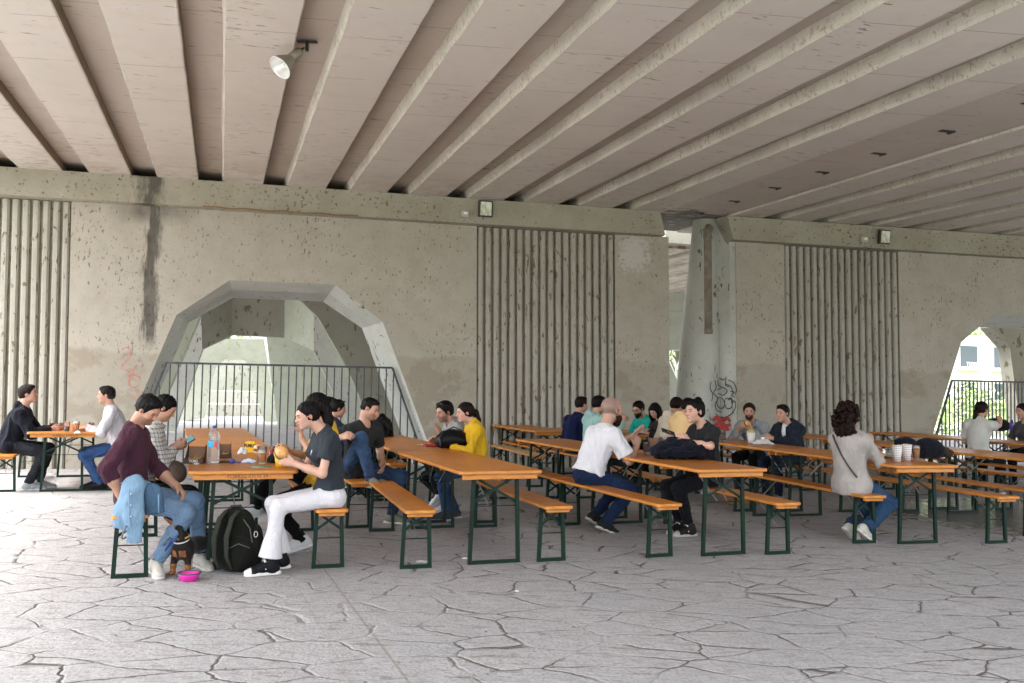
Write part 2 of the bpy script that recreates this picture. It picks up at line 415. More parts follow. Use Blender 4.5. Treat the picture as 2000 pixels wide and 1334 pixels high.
# lower slab strip with rebar pockets in the gap between the two beam fields
gs = MB(); gx0, gx1 = 11.27, 12.59
gs.box(((gx0+gx1)/2, (T0+T1)/2, .075), (gx1-gx0, T1-T0, .10)); o = gs.build('joint_slab', soffit_mat('joint_slab_concrete', (.48, .43, .375), True, True)); o.matrix_world = DM
tag(o, 'smooth slab strip with square pockets between the two groups of overhead beams', 'bridge deck')
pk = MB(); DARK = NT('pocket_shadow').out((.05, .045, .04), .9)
for i in range(10):
    y = -.9-i*1.22
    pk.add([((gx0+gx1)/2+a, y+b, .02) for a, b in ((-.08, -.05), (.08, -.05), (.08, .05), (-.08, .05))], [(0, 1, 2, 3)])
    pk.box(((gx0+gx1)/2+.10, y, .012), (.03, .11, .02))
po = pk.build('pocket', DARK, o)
# back stop closing the bearing gap above the walls
bs = MB(); bs.box((13.5, 1.9, .3), (60, .06, .55)); 
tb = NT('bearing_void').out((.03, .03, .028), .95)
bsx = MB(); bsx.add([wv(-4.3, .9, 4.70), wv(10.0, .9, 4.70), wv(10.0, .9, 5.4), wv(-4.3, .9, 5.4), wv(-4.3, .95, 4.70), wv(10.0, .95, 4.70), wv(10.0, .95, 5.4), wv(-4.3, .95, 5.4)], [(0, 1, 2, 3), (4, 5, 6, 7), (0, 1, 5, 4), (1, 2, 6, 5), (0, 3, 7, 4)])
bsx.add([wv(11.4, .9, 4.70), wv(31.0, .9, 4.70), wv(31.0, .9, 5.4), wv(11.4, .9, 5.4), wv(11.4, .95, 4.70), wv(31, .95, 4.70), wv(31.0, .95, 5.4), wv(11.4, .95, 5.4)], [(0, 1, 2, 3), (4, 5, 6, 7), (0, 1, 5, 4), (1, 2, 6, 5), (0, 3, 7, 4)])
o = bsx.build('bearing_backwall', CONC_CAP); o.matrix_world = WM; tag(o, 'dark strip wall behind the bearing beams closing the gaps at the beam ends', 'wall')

# ------------------------------------------------------------------ round pier with folded face, pipe
pr = empty('bridge_pier', (0, 0, 0)); tag(pr, 'pale tapered round pier with drain pipe standing between the two abutment walls', 'pier')
def ring(c, rx, ry, n=28, rot=0):
    return [(c[0]+rx*math.cos(2*math.pi*k/n+rot), c[1]+ry*math.sin(2*math.pi*k/n+rot)) for k in range(n)]
pm = MB(); OFFP = .55
def upx(x, y, off): return WX(x, y, off)
# left outline x 1325@780 -> 1362@430 ; widens downward
n = 28; levels = []
for (xl, xr, y) in ((1317, 1404, 900), (1323, 1403, 790), (1335, 1402, 640), (1349, 1401, 500), (1355, 1401, 440), (1357, 1401, 412)):
    ul, z = WX(xl, y, OFFP); ur, _ = WX(xr, y, OFFP); levels.append((ul, ur, z))
u_bot = levels[0]; levels.insert(0, (u_bot[0]-.02, u_bot[1]+.01, 0.0))
vs = []
for ul, ur, z in levels:
    c = (ul+ur)/2; rx = (ur-ul)/2
    for k_ in range(n):
        t_ = 2*math.pi*k_/n; vs.append(wv(c+rx*math.cos(t_), OFFP+min(rx*1.1, .52)*math.sin(t_), z))
fs = [(i*n+k_, i*n+(k_+1) % n, (i+1)*n+(k_+1) % n, (i+1)*n+k_) for i in range(len(levels)-1) for k_ in range(n)]
pm.add(vs, fs, None, 0, True); pb = pm.build('pier_shaft', CONC_LIGHT, pr); pr.matrix_world = WM
eb_ = MB(); vs = []
for z, a0 in ((0, 0), (HW, .0), (4.78, .0)):
    ua_ = levels[0][1]-.22+(levels[-1][1]-levels[0][1])*z/4.6
    vs += [wv(ua_, .34, z), wv(11.50, .02, z), wv(11.66, .02, z), wv(11.66, .8, z), wv(ua_, .8, z)]
eb_.add(vs, [(i*5+j, i*5+(j+1) % 5, (i+1)*5+(j+1) % 5, (i+1)*5+j) for i in range(2) for j in range(5)]); eb_.build('wall_edge', CONC_LIGHT, pr)

pp = MB(); up, zt = WX(1382, 452, -.20); _, zb = WX(1382, 652, -.20)
pp.tube([wv(up+.16, .05, zt+.10), wv(up+.06, -.12, zt+.09), wv(up, -.20, zt+.0), wv(up, -.20, zt-.1), wv(up, -.20, zb)], .075, 14)
tp = NT('pipe_paint'); PIPE = tp.out(tp.mix(tp.ramp(tp.noise(6), .35, .7), (.16, .13, .10), (.27, .23, .18)), .7)
ppo = pp.build('drain_pipe', PIPE, pr)
ps = MB(); ps.tube([wv(up, -.20, zt-.04), wv(up, -.20, zt-.12)], .086, 14); ps.build('pipe_collar', PIPE, ppo); ps = MB(); ps.tube([wv(up, -.20, zb), wv(up, -.20, zb+.10)], .082, 14); ps.build('pipe_collar', PIPE, ppo)

# ------------------------------------------------------------------ floor
def floor_mat():
    t = NT('stamped_concrete'); g = t.tc.outputs['Object']
    wn_ = t.noise(1.6, g, 3, .5, 0, True); ww = t.n('ShaderNodeVectorMath', operation='MULTIPLY_ADD'); t.lk(wn_, ww.inputs[0]); ww.inputs[1].default_value = (.24, .24, 0); t.lk(g, ww.inputs[2])
    wf = t.noise(14, g, 3, .6, 0, True); w2 = t.n('ShaderNodeVectorMath', operation='MULTIPLY_ADD'); t.lk(wf, w2.inputs[0]); w2.inputs[1].default_value = (.045, .045, 0); t.lk(ww.outputs[0], w2.inputs[2])
    mpv = t.mp((1.9, 3.1, 0.0), rot=(0, 0, R(14)), src=w2.outputs[0])
    vo = t.n('ShaderNodeTexVoronoi', feature='DISTANCE_TO_EDGE'); vo.inputs['Scale'].default_value = 1.0; vo.inputs['Randomness'].default_value = .85; t.lk(mpv, vo.inputs['Vector'])
    vc = t.n('ShaderNodeTexVoronoi', feature='F1'); vc.inputs['Scale'].default_value = 1.0; vc.inputs['Randomness'].default_value = .85; t.lk(mpv, vc.inputs['Vector'])
    d = vo.outputs['Distance']
    joint = t.ramp(d, .003, .016, (1, 1, 1), (0, 0, 0)); wide = t.ramp(d, .0, .03, (1, 1, 1), (0, 0, 0))
    msk = t.ramp(t.noise(1.9, t.mp((1, 1, 1), loc=(5, 2, 0)), 3, .6), .40, .52)
    n1 = t.noise(.5, g, 4, .6); n2 = t.noise(5, g, 6, .65); n3 = t.noise(45, g, 4, .6); ns_ = t.noise(7, t.mp((.45, 2.2, 1)), 4, .65, .6)
    cellv = t.xyz(vc.outputs['Color'])[0]
    c = t.mix(t.ramp(n1, .3, .7), (.30, .295, .293), (.37, .365, .365))
    c = t.mix(t.math('MULTIPLY', cellv, .35), c, (.36, .325, .315))
    c = t.mix(t.ramp(n2, .4, .75, (0, 0, 0), (.55, .55, .55)), c, (.29, .275, .265))
    c = t.mix(t.ramp(n3, .50, .68, (0, 0, 0), (.75, .75, .75)), c, (.17, .16, .15))
    c = t.mix(t.ramp(t.noise(16, t.mp((.5, 1.6, 1)), 5, .7), .52, .62, (0, 0, 0), (.6, .6, .6)), c, (.19, .175, .165))
    c = t.mix(t.math('MULTIPLY', t.ramp(ns_, .60, .68), .65), c, (.13, .11, .09))
    X = t.xyz()
    # saw-cut joints
    def cut(a, b, w):
        dx, dy = b[0]-a[0], b[1]-a[1]; L = math.hypot(dx, dy); nx, ny = -dy/L, dx/L; c0 = a[0]*nx+a[1]*ny
        dd = t.math('ABSOLUTE', t.math('SUBTRACT', t.math('ADD', t.math('MULTIPLY', X[0], nx), t.math('MULTIPLY', X[1], ny)), c0))
        return t.math('MULTIPLY', t.math('SUBTRACT', w, dd), 1/w*1.6, 0, True), dd
    j1, d1 = cut((-1.38, 6.94), (-.47, 4.45), .011)
    j2, d2 = cut((-1.72, 7.1), (-.92, 4.9), .006)
    smooth = t.math('MULTIPLY', t.math('SUBTRACT', .30, t.math('MINIMUM', d1, d2)), 8, 0, True)
    jm = t.math('MULTIPLY', t.math('MULTIPLY', joint, t.math('MULTIPLY_ADD', msk, .85, .15)), t.math('SUBTRACT', 1, t.math('MULTIPLY', smooth, .85)))
    c = t.mix(t.math('MULTIPLY', jm, 1.0), c, (.055, .045, .032))
    c = t.mix(t.math('MULTIPLY', j1, .75), c, (.19, .175, .14)); c = t.mix(t.math('MULTIPLY', j2, .4), c, (.2, .19, .16))
    # wet patch on the right
    wx = t.math('MULTIPLY', t.math('SUBTRACT', X[0], 6.9), .36); wy = t.math('MULTIPLY', t.math('SUBTRACT', X[1], 11.0), .45)
    rad = t.math('SQRT', t.math('ADD', t.math('MULTIPLY', wx, wx), t.math('MULTIPLY', wy, wy)))
    wet = t.math('MULTIPLY', t.math('SUBTRACT', t.math('ADD', 1.0, t.math('MULTIPLY_ADD', n2, 1.1, -.55)), rad), 3.5, 0, True)
    c = t.mix(t.math('MULTIPLY', wet, .8), c, (.075, .06, .05))
    rip = t.math('MULTIPLY', t.noise(26, t.mp((1, .55, 1)), 3, .6), t.math('MULTIPLY', wet, 1.6))
    rg = t.math('SUBTRACT', .80, t.math('MULTIPLY', wet, .72))
    h = t.math('ADD', t.math('MULTIPLY', t.math('MULTIPLY', wide, t.math('MULTIPLY_ADD', msk, .75, .25)), -1.1), t.math('ADD', t.math('MULTIPLY', n2, 1.5), t.math('ADD', t.math('MULTIPLY', n3, .45), t.math('ADD', rip, t.math('MULTIPLY', ns_, .45)))))
    bp = t.n('ShaderNodeBump'); bp.inputs['Distance'].default_value = .02; t.lk(h, bp.inputs['Height']); t.lk(t.math('MULTIPLY_ADD', wet, .05, .75), bp.inputs['Strength'])
    return t.out(c, rg, bp.outputs[0])
fl = MB(); fl.add([(-60, -30, 0), (70, -30, 0), (70, 45, 0), (-60, 45, 0)], [(0, 1, 2, 3)])
tag(fl.build('floor', floor_mat()), 'pale stamped concrete paving under the bridge', None, None, 'structure')
tg = NT('grass_ground'); gm = tg.out(tg.mix(tg.ramp(tg.noise(.4), .35, .7), (.07, .13, .03), (.16, .22, .06)), .9)
gg = MB(); gg.add([(-1500, -1500, -.05), (1500, -1500, -.05), (1500, 1500, -.05), (-1500, 1500, -.05)], [(0, 1, 2, 3)])
tag(gg.build('ground', gm), None, None, None, 'structure')
# ------------------------------------------------------------------ structures behind the openings
def c7(x, y): return (260+x/3.333, 530+y/3.333)
def c6(x, y): return (1740+x/3.923, 560+y/3.923)
def panel(name, pts, offs, mat, thick=.35, parent=None, label=None, cat='wall', grp=None):
    """thick slab whose front outline was measured on a plane parallel to the wall"""
    mb = MB(); fr = []; 
    for (x, y), o_ in zip(pts, offs):
        u, z = WX(x, y, o_); fr.append((u, o_, max(z, -.02)))
    vs = [wv(*p) for p in fr] + [wv(p[0], p[1]+thick, p[2]) for p in fr]; n = len(fr)
    tr = tessellate_polygon([[Vector((p[0], p[2], 0)) for p in fr]])
    mb.add(vs, [tuple(t_) for t_ in tr] + [tuple(n+i for i in t_)[::-1] for t_ in tr] + [(i, (i+1) % n, n+(i+1) % n, n+i) for i in range(n)])
    o = mb.build(name, mat, parent)
    if parent is None: o.matrix_world = WM
    return tag(o, label, cat if parent is None else None, grp)
vt = empty('folded_portal', (0, 0, 0)); vt.matrix_world = WM
tag(vt, 'second concrete portal with folded faces seen through the left arch', 'wall')
A_, B_ = 10.0, 11.0
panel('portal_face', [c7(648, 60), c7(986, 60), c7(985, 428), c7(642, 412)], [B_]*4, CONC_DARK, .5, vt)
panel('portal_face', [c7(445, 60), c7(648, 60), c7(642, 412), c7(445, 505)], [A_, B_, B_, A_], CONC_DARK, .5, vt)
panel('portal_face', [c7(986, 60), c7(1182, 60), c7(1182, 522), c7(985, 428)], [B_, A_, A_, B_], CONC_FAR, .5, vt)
panel('portal_leg', [c7(440, 240), c7(450, 505), c7(270, 1040), c7(130, 1040), c7(200, 800)], [A_]*5, CONC_LIGHT, .4, vt)
panel('portal_leg', [c7(1176, 250), c7(1200, 290), c7(1330, 610), c7(1545, 1060), c7(1425, 1060), c7(1176, 522)], [A_]*6, CONC_LIGHT, .4, vt)
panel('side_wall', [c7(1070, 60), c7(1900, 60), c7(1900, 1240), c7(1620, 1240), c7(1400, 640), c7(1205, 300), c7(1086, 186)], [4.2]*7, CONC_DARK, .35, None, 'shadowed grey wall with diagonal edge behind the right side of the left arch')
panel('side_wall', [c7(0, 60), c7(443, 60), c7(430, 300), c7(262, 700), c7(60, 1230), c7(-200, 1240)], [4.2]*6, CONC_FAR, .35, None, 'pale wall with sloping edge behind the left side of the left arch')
panel('far_wall', [c7(380, 440), c7(850, 440), c7(940, 1045), c7(850, 1045), c7(770, 640), c7(742, 600), c7(722, 572), c7(590, 572), c7(530, 625), c7(455, 960), c7(300, 1040)], [19.0]*11, CONC_FAR, .6, None, 'pale greenish far wall with a small arch, deepest frame seen through the railing')
panel('far_wall', [c7(852, 300), c7(1300, 300), c7(1700, 1050), c7(940, 1050)], [16.0]*4, CONC_FAR, .5, None, 'plain pale green wall behind the right half of the left arch')
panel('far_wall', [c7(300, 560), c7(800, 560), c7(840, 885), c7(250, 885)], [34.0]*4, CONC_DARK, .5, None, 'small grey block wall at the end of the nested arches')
lm = MB(); 
for (a, b, o_, h_) in ((430, 915, 24, .5), (480, 800, 30, 1.0)):
    u0_, _ = WX(*c7(a, 930), o_); u1_, _ = WX(*c7(b, 930), o_)
    lm = MB(); lm.box(((u0_+u1_)/2, o_+1, h_/2), (u1_-u0_, 2.0, h_)); q = lm.build('concrete_ledge', CONC_DARK); q.matrix_world = WM
    tag(q, 'lower pale concrete ledge on the floor beyond the left arch' if h_ < .8 else 'higher pale concrete ledge at the far end beyond the left arch', 'ledge')
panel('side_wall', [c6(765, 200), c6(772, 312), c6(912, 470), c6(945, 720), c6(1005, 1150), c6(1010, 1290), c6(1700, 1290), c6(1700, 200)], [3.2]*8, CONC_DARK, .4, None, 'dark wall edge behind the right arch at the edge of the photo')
# second bridge deck beyond the gap
DM2 = DM.copy(); 
SH = Matrix.Translation((0, 0, 0))
w0 = np.array(WP(16.5, 4.60, 15.1)); loc = DM.inverted() @ Vector(w0); ub = loc.x; tb_ = loc.y
for i in range(-7, 4):
    deck_beam(ub+1.9+1.036*i, .675, 'beam of the second deck seen through the gap beside the round pier', tb_-10.6, tb_+.8, DM, 'beams of the second deck')
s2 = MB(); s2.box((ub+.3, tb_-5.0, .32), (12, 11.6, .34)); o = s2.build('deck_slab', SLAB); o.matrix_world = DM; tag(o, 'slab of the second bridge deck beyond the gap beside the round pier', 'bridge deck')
s3 = MB(); s3.box((ub+.3, tb_-11.0, .26), (12, .3, .45)); o = s3.build('edge_beam', CONC_CAP); o.matrix_world = DM; tag(o, 'bright edge beam of the second deck seen above the gap by the round pier', 'beam')
cc = MB(); P_ = [(4.0, 4.345), (24, 4.345), (24, 5.1), (4.0, 5.1)]
vs = [wv(u, 14.6, z) for u, z in P_]+[wv(u, 15.4, z) for u, z in P_]
cc.add(vs, [(0, 1, 2, 3), (7, 6, 5, 4)]+[(i, 4+i, 4+(i+1) % 4, (i+1) % 4) for i in range(4)]); o = cc.build('cap_beam', CONC_FAR); o.matrix_world = WM; tag(o, 'far bearing beam seen through the narrow gap left of the round pier', 'beam', 'bearing beams on top of the walls')
panel('far_wall', [(1285, 596), (1380, 596), (1380, 905), (1336, 905), (1327, 722), (1342, 684), (1304, 683), (1304, 700), (1330, 760), (1330, 905), (1270, 905), (1270, 600)], [14.9]*12, CONC_FAR, .4, None, 'far wall with bright triangular opening seen through the gap left of the round pier')

s4 = MB(); s4.add([wv(u, o_, z) for z in (5.3, 5.7) for u, o_ in ((-4.5, 1.3), (9.0, 1.3), (9.0, 18.0), (-4.5, 18.0))], [(3, 2, 1, 0), (4, 5, 6, 7), (0, 1, 5, 4), (1, 2, 6, 5), (2, 3, 7, 6), (3, 0, 4, 7)])  # slab out of view, added to hold back light behind the arch
o = s4.build('deck_slab', SLAB); o.matrix_world = WM; tag(o, 'unseen slab added over the passage behind the left arch to cut light', 'bridge deck')
# ------------------------------------------------------------------ railings in the arches
trl = NT('railing_paint'); RAIL = trl.out(trl.mix(trl.ramp(trl.noise(9), .4, .7), (.025, .035, .04), (.09, .10, .10)), .5)
def railing(du, ul, ur, ztop, pitch, off, label):
    root = empty('railing', (0, 0, 0)); root.matrix_world = WM; tag(root, label, 'railing', 'railings across the arches')
    mb = MB(); mb.bar(wv(ul, off, ztop), wv(ur, off, ztop), .05, .035, M=None); mb.build('top_rail', RAIL, root)
    mb = MB(); mb.bar(wv(ul-.2, off, .09), wv(ur+.3, off, .09), .04, .03); mb.build('bottom_rail', RAIL, root)
    for a, b in (((ur, off, ztop), (ur+.60, off, .05)), ((ul, off, ztop), (ul-.60, off, .05))):
        mb = MB(); mb.bar(wv(*a), wv(*b), .035, .035, up=(0, 1, 0)); mb.build('side_rail', RAIL, root)
    n = int((ur-ul)/pitch); b0 = MB(); b0.box((0, 0, (ztop+.05)/2), (.022, .018, ztop-.09)); bo = b0.build('bar', RAIL, root)
    bo.location = (ul+.03, off, 0)
    for i in range(1, n+1):
        c = bo.copy(); col.objects.link(c); c.parent = root; c.location = (ul+.03+i*pitch, off, 0)
    for s_, e_ in ((1, ur), (-1, ul)):
        for j in range(1, 4):
            x = e_+s_*j*pitch; h = ztop-(j*pitch/.60)*(ztop)
            if h > .3:
                b1 = MB(); b1.box((0, 0, (h+.05)/2), (.022, .018, h-.06)); q = b1.build('bar', RAIL, root); q.location = (x, off, 0)
railing(0, 1.25, 5.0, 1.75, .128, .06, 'dark steel railing closing the left octagonal arch')
railing(15.3, 16.5, 20.3, 1.75, .092, .06, 'dark railing with close bars in front of the bright right arch')

# ------------------------------------------------------------------ outside beyond
def leafmat(name, c1, c2):
    t = NT(name); return t.out(t.mix(t.ramp(t.noise(1.3), .35, .65), c1, c2), .7)
LEAF = leafmat('tree_leaves', (.26, .38, .13), (.46, .55, .30)); BARK = NT('bark').out((.14, .11, .08), .9)
def tree(x, y, h, r_, seed, label, nl=2600, group='trees beyond the bridge'):
    rr = np.random.default_rng(seed); root = empty('tree', (x, y, 0), 0, label, 'tree', group)
    tk = MB(); tk.tube([(0, 0, 0), (.1, 0, h*.3), (-.05, .1, h*.6)], [.22, .16, .08], 8)
    cl = []
    for i in range(9):
        a = rr.uniform(0, 6.28); rad = rr.uniform(.2, .75)*r_; p = np.array([rad*math.cos(a), rad*math.sin(a), h*rr.uniform(.45, .85)]); cl.append((p, r_*rr.uniform(.3, .5)))
        tk.tube([(0, 0, h*rr.uniform(.25, .45)), tuple(p*np.array([.5, .5, .85])), tuple(p)], [.09, .06, .02], 6)
    tk.build('trunk', BARK, root)
    V = []; 
    for k_ in range(nl):
        c, cr = cl[rr.integers(len(cl))]; d = rr.normal(size=3); d /= np.linalg.norm(d); p = c+d*cr*rr.uniform(.5, 1.05)
        a = rr.normal(size=3); a /= np.linalg.norm(a); b = np.cross(a, rr.normal(size=3)); b /= np.linalg.norm(b); s_ = rr.uniform(.09, .2)
        V += [p-a*s_, p+b*s_*.5, p+a*s_, p-b*s_*.5]
    me = bpy.data.meshes.new('crown'); me.from_pydata([tuple(v) for v in V], [], [(4*i, 4*i+1, 4*i+2, 4*i+3) for i in range(nl)]); link('crown', me, LEAF, root)
def bush(x, y, r_, h, seed, label):
    rr = np.random.default_rng(seed); V = []; nl = 900
    for k_ in range(nl):
        d = rr.normal(size=3); d[2] = abs(d[2]); d /= np.linalg.norm(d); p = d*np.array([r_, r_, h])*rr.uniform(.55, 1.05)
        a = rr.normal(size=3); a /= np.linalg.norm(a); b = np.cross(a, rr.normal(size=3)); b /= np.linalg.norm(b); s_ = rr.uniform(.08, .17)
        V += [p-a*s_, p+b*s_*.5, p+a*s_, p-b*s_*.5]
    me = bpy.data.meshes.new('bush'); me.from_pydata([tuple(v) for v in V], [], [(4*i, 4*i+1, 4*i+2, 4*i+3) for i in range(nl)])
    o = link('bush', me, LEAF); o.location = (x, y, 0); tag(o, label, 'bush')
def at(px, Z):
    d = ray(px, 760); return (CAM+d*(Z/d[1]))[:2]
for (px, Z, h, r_, sd_, lab) in ((1893, 84, 10.5, 3.4, 1, 'leafy tree left in the bright right arch, above the white building'), (1985, 86, 9.5, 3.0, 2, 'leafy tree right in the bright right arch beside the dark wall'),
        (1325, 75, 9, 3, 3, 'tree behind the narrow gap by the round pier'), (430, 72, 9, 3.4, 4, 'tree behind the nested arches at left'), (640, 80, 10, 3.6, 5, 'tree behind the nested arches at right')):
    x, y = at(px, Z); tree(x, y, h, r_, sd_, lab)
for (px, Z, r_, h, sd_, lab) in ((1893, 34, 1.9, 1.9, 6, 'round bright green bush behind the railing of the right arch'), (1958, 36, 1.5, 1.3, 7, 'low green bush right of the round bush in the right arch')):
    x, y = at(px, Z); bush(x, y, r_, h, sd_, lab)
bx_, by_ = at(1925, 66)
bl = empty('apartment_building', (bx_, by_, 0), R(25), 'white apartment building with balconies seen through the right arch', 'building')
WHT = NT('white_render').out((.85, .84, .82), .8); GLS = NT('dark_window').out((.10, .12, .14), .15); 
b_ = MB(); b_.box((0, 3, 2.75), (15, 6, 5.5)); b_.build('wall', WHT, bl)
b_ = MB(); b_.box((0, 3, 5.65), (15.6, 6.6, .3)); b_.build('roof', WHT, bl)
wm_ = MB(); wm_.box((0, 0, 0), (1.7, .1, 1.5)); w_0 = None
sm2 = MB(); sm2.box((0, -.45, -.95), (2.6, .9, .15)); sm2.box((0, -.88, -.5), (2.6, .05, .06));
for k_ in range(14): sm2.box((-1.25+k_*.19, -.88, -.7), (.025, .03, .42))
bal0 = None
for fl_ in range(2):
    for k_ in range(4):
        loc_ = (-5.4+3.6*k_, -.02, 1.6+2.7*fl_)
        if w_0 is None: w_0 = wm_.build('window', GLS, bl); bal0 = sm2.build('balcony', WHT, bl); w, b2 = w_0, bal0
        else:
            w = w_0.copy(); b2 = bal0.copy(); col.objects.link(w); col.objects.link(b2); w.parent = bl; b2.parent = bl
        w.location = loc_; b2.location = loc_

# ------------------------------------------------------------------ lamps and boxes on the structure
MET = NT('grey_metal'); LAMPM = MET.out((.24, .215, .175), .45, None, Metallic=.3)
WIN = NT('lamp_inside').out((.85, .86, .84), .25, None, Metallic=.4); BLK = NT('black_metal').out((.025, .025, .025), .4)
tq = NT('lamp_glass'); GLASSL = tq.out(tq.mix(tq.ramp(tq.noise(7, tq.mp((3, 3, 1))), .4, .6), (.42, .43, .30), (.72, .72, .62)), .12)
BOXP = NT('grey_plastic').out((.45, .44, .39), .55)
P0 = np.array(G(600, 88, 4.80))
lp = empty('ceiling_lamp', tuple(P0), 0, 'grey bell shaped lamp hanging from the deck on a bracket', 'lamp')
dv = Vector((-.42, -.42, -.62)).normalized(); Q = dv.to_track_quat('Z', 'Y').to_matrix().to_4x4() @ Matrix.Scale(.82, 4)
b_ = MB(); b_.box((0, 0, .03), (.20, .05, .012)); b_.box((0, 0, -.01), (.03, .04, .1)); b_.build('bracket', BLK, lp)
Mh = Matrix.Translation(dv*.05) @ Q
b_ = MB(); b_.tube([(0, 0, 0), (0, 0, .09)], .012, 8, Mh); b_.build('stem', BLK, lp)
b_ = MB(); b_.lathe([(.0, .07), (.045, .075), (.055, .11), (.06, .26), (.0, .262)], 20, Mh); b_.build('ballast_housing', LAMPM, lp)
b_ = MB(); b_.lathe([(.058, .25), (.075, .29), (.11, .36), (.145, .44), (.15, .46), (.144, .46), (.138, .44), (.105, .37), (.06, .30), (0, .285)], 28, Mh)
o = b_.build('lamp_shade', LAMPM, lp); o.data.materials.append(WIN)
for p in o.data.polygons:
    c = (Mh.inverted() @ p.center); rr_ = math.hypot(c.x, c.y)
    if c.z > .28 and rr_ < np.interp(c.z, [.25, .29, .36, .44, .46], [.058, .075, .11, .145, .15])-.0035: p.material_index = 1
b_ = MB(); b_.ell((0, 0, .35), (.035, .035, .06), 12, Mh); b_.build('bulb', WIN, lp)
def flood(px, py, w, h, label):
    u, z = WX(px, py, -.30); root = empty('floodlight', (0, 0, 0)); root.matrix_world = WM @ Matrix.Translation(wv(u, -.31, z)) @ Matrix.Rotation(R(8), 4, 'X')
    tag(root, label, 'floodlight', 'floodlights on the bearing beams')
    b_ = MB(); b_.box((0, 0, 0), (w, .10, h), bev=.012); b_.box((0, .08, .02), (w*.5, .08, h*.5)); b_.build('housing', BLK, root)
    b_ = MB(); b_.box((0, -.053, 0), (w*.80, .008, h*.82), bev=.002); b_.build('glass', GLASSL, root)
    b_ = MB(); b_.tube([(-.02, 0, -h/2), (-.06, .06, -h/2-.08), (-.3, .08, -h/2-.10)], .006, 6); b_.build('cable', BLK, root)
flood(948, 408, .25, .29, 'black framed floodlight on the bearing beam above the ribbed wall')
flood(1726, 463, .24, .28, 'black framed floodlight on the right bearing beam, lens catching light')
def jbox(px, py, label):
    u, z = WX(px, py, -.28); root = empty('junction_box', (0, 0, 0)); root.matrix_world = WM @ Matrix.Translation(wv(u, -.285, z)); tag(root, label, 'junction box', 'junction boxes beside the floodlights')
    b_ = MB(); b_.box((0, 0, 0), (.14, .07, .12), bev=.01); b_.build('box', BOXP, root)
    b_ = MB(); b_.box((.005, -.038, .01), (.07, .006, .04)); b_.build('label_plate', WHT, root)
    for k_ in (-.045, -.015, .02, .05):
        b_ = MB(); b_.tube([(k_, 0, -.06), (k_, 0, -.10), (k_+.03*(1 if k_ > 0 else -1), .0, -.115)], .007, 6); b_.build('cable_gland', BOXP, root)
jbox(908, 418, 'small grey junction box left of the floodlight over the left ribbed wall')
jbox(1688, 468, 'small grey junction box left of the floodlight on the right bearing beam')
b_ = MB(); ua, za = WX(395, 404, -.28); ub_, zb_ = WX(700, 430, -.28)
b_.tube([wv(ua+(ub_-ua)*i/12, -.275, 4.345+.012*math.sin(i*2.3)) for i in range(13)], .011, 6); o = b_.build('conduit', NT('rusty_conduit').out((.26, .15, .07), .8)); o.matrix_world = WM
tag(o, 'thin rusty conduit along the lower edge of the left bearing beam', 'conduit')

# ------------------------------------------------------------------ graffiti strokes
def strokes(name, lines, off, w, mat, parent, conv=None):
    mb = MB()
    for k_, L_ in enumerate(lines):
        P = []
        for i in range(len(L_)-1):                 # catmull-rom
            p0, p1_, p2_, p3 = L_[max(i-1, 0)], L_[i], L_[i+1], L_[min(i+2, len(L_)-1)]
            for s_ in range(5):
                t_ = s_/5; P.append(tuple(.5*((2*p1_[j])+(-p0[j]+p2_[j])*t_+(2*p0[j]-5*p1_[j]+4*p2_[j]-p3[j])*t_*t_+(-p0[j]+3*p1_[j]-3*p2_[j]+p3[j])*t_**3) for j in (0, 1)))
        P.append(L_[-1]); Q_ = []
        for x, y in P:
            u, z = WX(x, y, off); Q_.append((u, z))
        vs = []
        for i, q in enumerate(Q_):
            a, b = Q_[max(i-1, 0)], Q_[min(i+1, len(Q_)-1)]; dx, dz = b[0]-a[0], b[1]-a[1]; L2 = math.hypot(dx, dz) or 1
            ww = w/2*(1-.35*abs(2*i/(len(Q_)-1)-1)); nx, nz = -dz/L2*ww, dx/L2*ww
            vs += [wv(q[0]+nx, off-.0004*k_, q[1]+nz), wv(q[0]-nx, off-.0004*k_, q[1]-nz)]
        mb.add(vs, [(2*i, 2*i+1, 2*i+3, 2*i+2) for i in range(len(Q_)-1)])
    return mb.build(name, mat, parent, fix=False)
tr_ = NT('red_spray'); RED = tr_.out(tr_.mix(tr_.ramp(tr_.noise(14), .35, .6), (.48, .14, .12), (.46, .30, .24)), .8)
strokes('red_graffiti', [[(238, 686), (244, 679), (252, 681), (255, 692), (249, 703), (240, 712), (238, 720), (246, 723), (258, 728)], [(268, 712), (262, 720), (254, 730), (252, 746)], [(250, 727), (262, 733), (272, 736), (270, 742), (259, 738), (252, 744), (253, 754), (262, 757), (272, 752)], [(264, 762), (270, 770), (278, 764)], [(258, 775), (268, 781), (277, 778)]], -.004, .028, RED, wall_a)
BLKS = NT('black_spray').out((.02, .02, .02), .7); 
offg = None
def pier_off(px):
    return -.085
gl = [[(1389, 745), (1387, 758), (1392, 770), (1390, 784)], [(1396, 742), (1399, 756), (1394, 768), (1402, 778), (1397, 790), (1400, 802), (1410, 805)],
      [(1404, 738), (1412, 742), (1420, 738)], [(1400, 762), (1412, 757), (1420, 764), (1412, 772), (1402, 768)], [(1422, 742), (1433, 748), (1438, 760), (1436, 772)],
      [(1418, 750), (1428, 756), (1431, 768)], [(1404, 776), (1400, 786), (1404, 796), (1412, 797), (1415, 788), (1411, 779), (1404, 776)], [(1417, 778), (1415, 789), (1420, 798), (1428, 796), (1430, 786), (1425, 778), (1417, 778)],
      [(1426, 764), (1434, 766), (1429, 772), (1436, 776)], [(1397, 808), (1407, 815), (1418, 814), (1429, 808), (1436, 796), (1436, 784)], [(1402, 741), (1403, 752), (1410, 756)], [(1418, 742), (1417, 752), (1424, 756)], [(1409, 812), (1414, 822), (1420, 814)]]
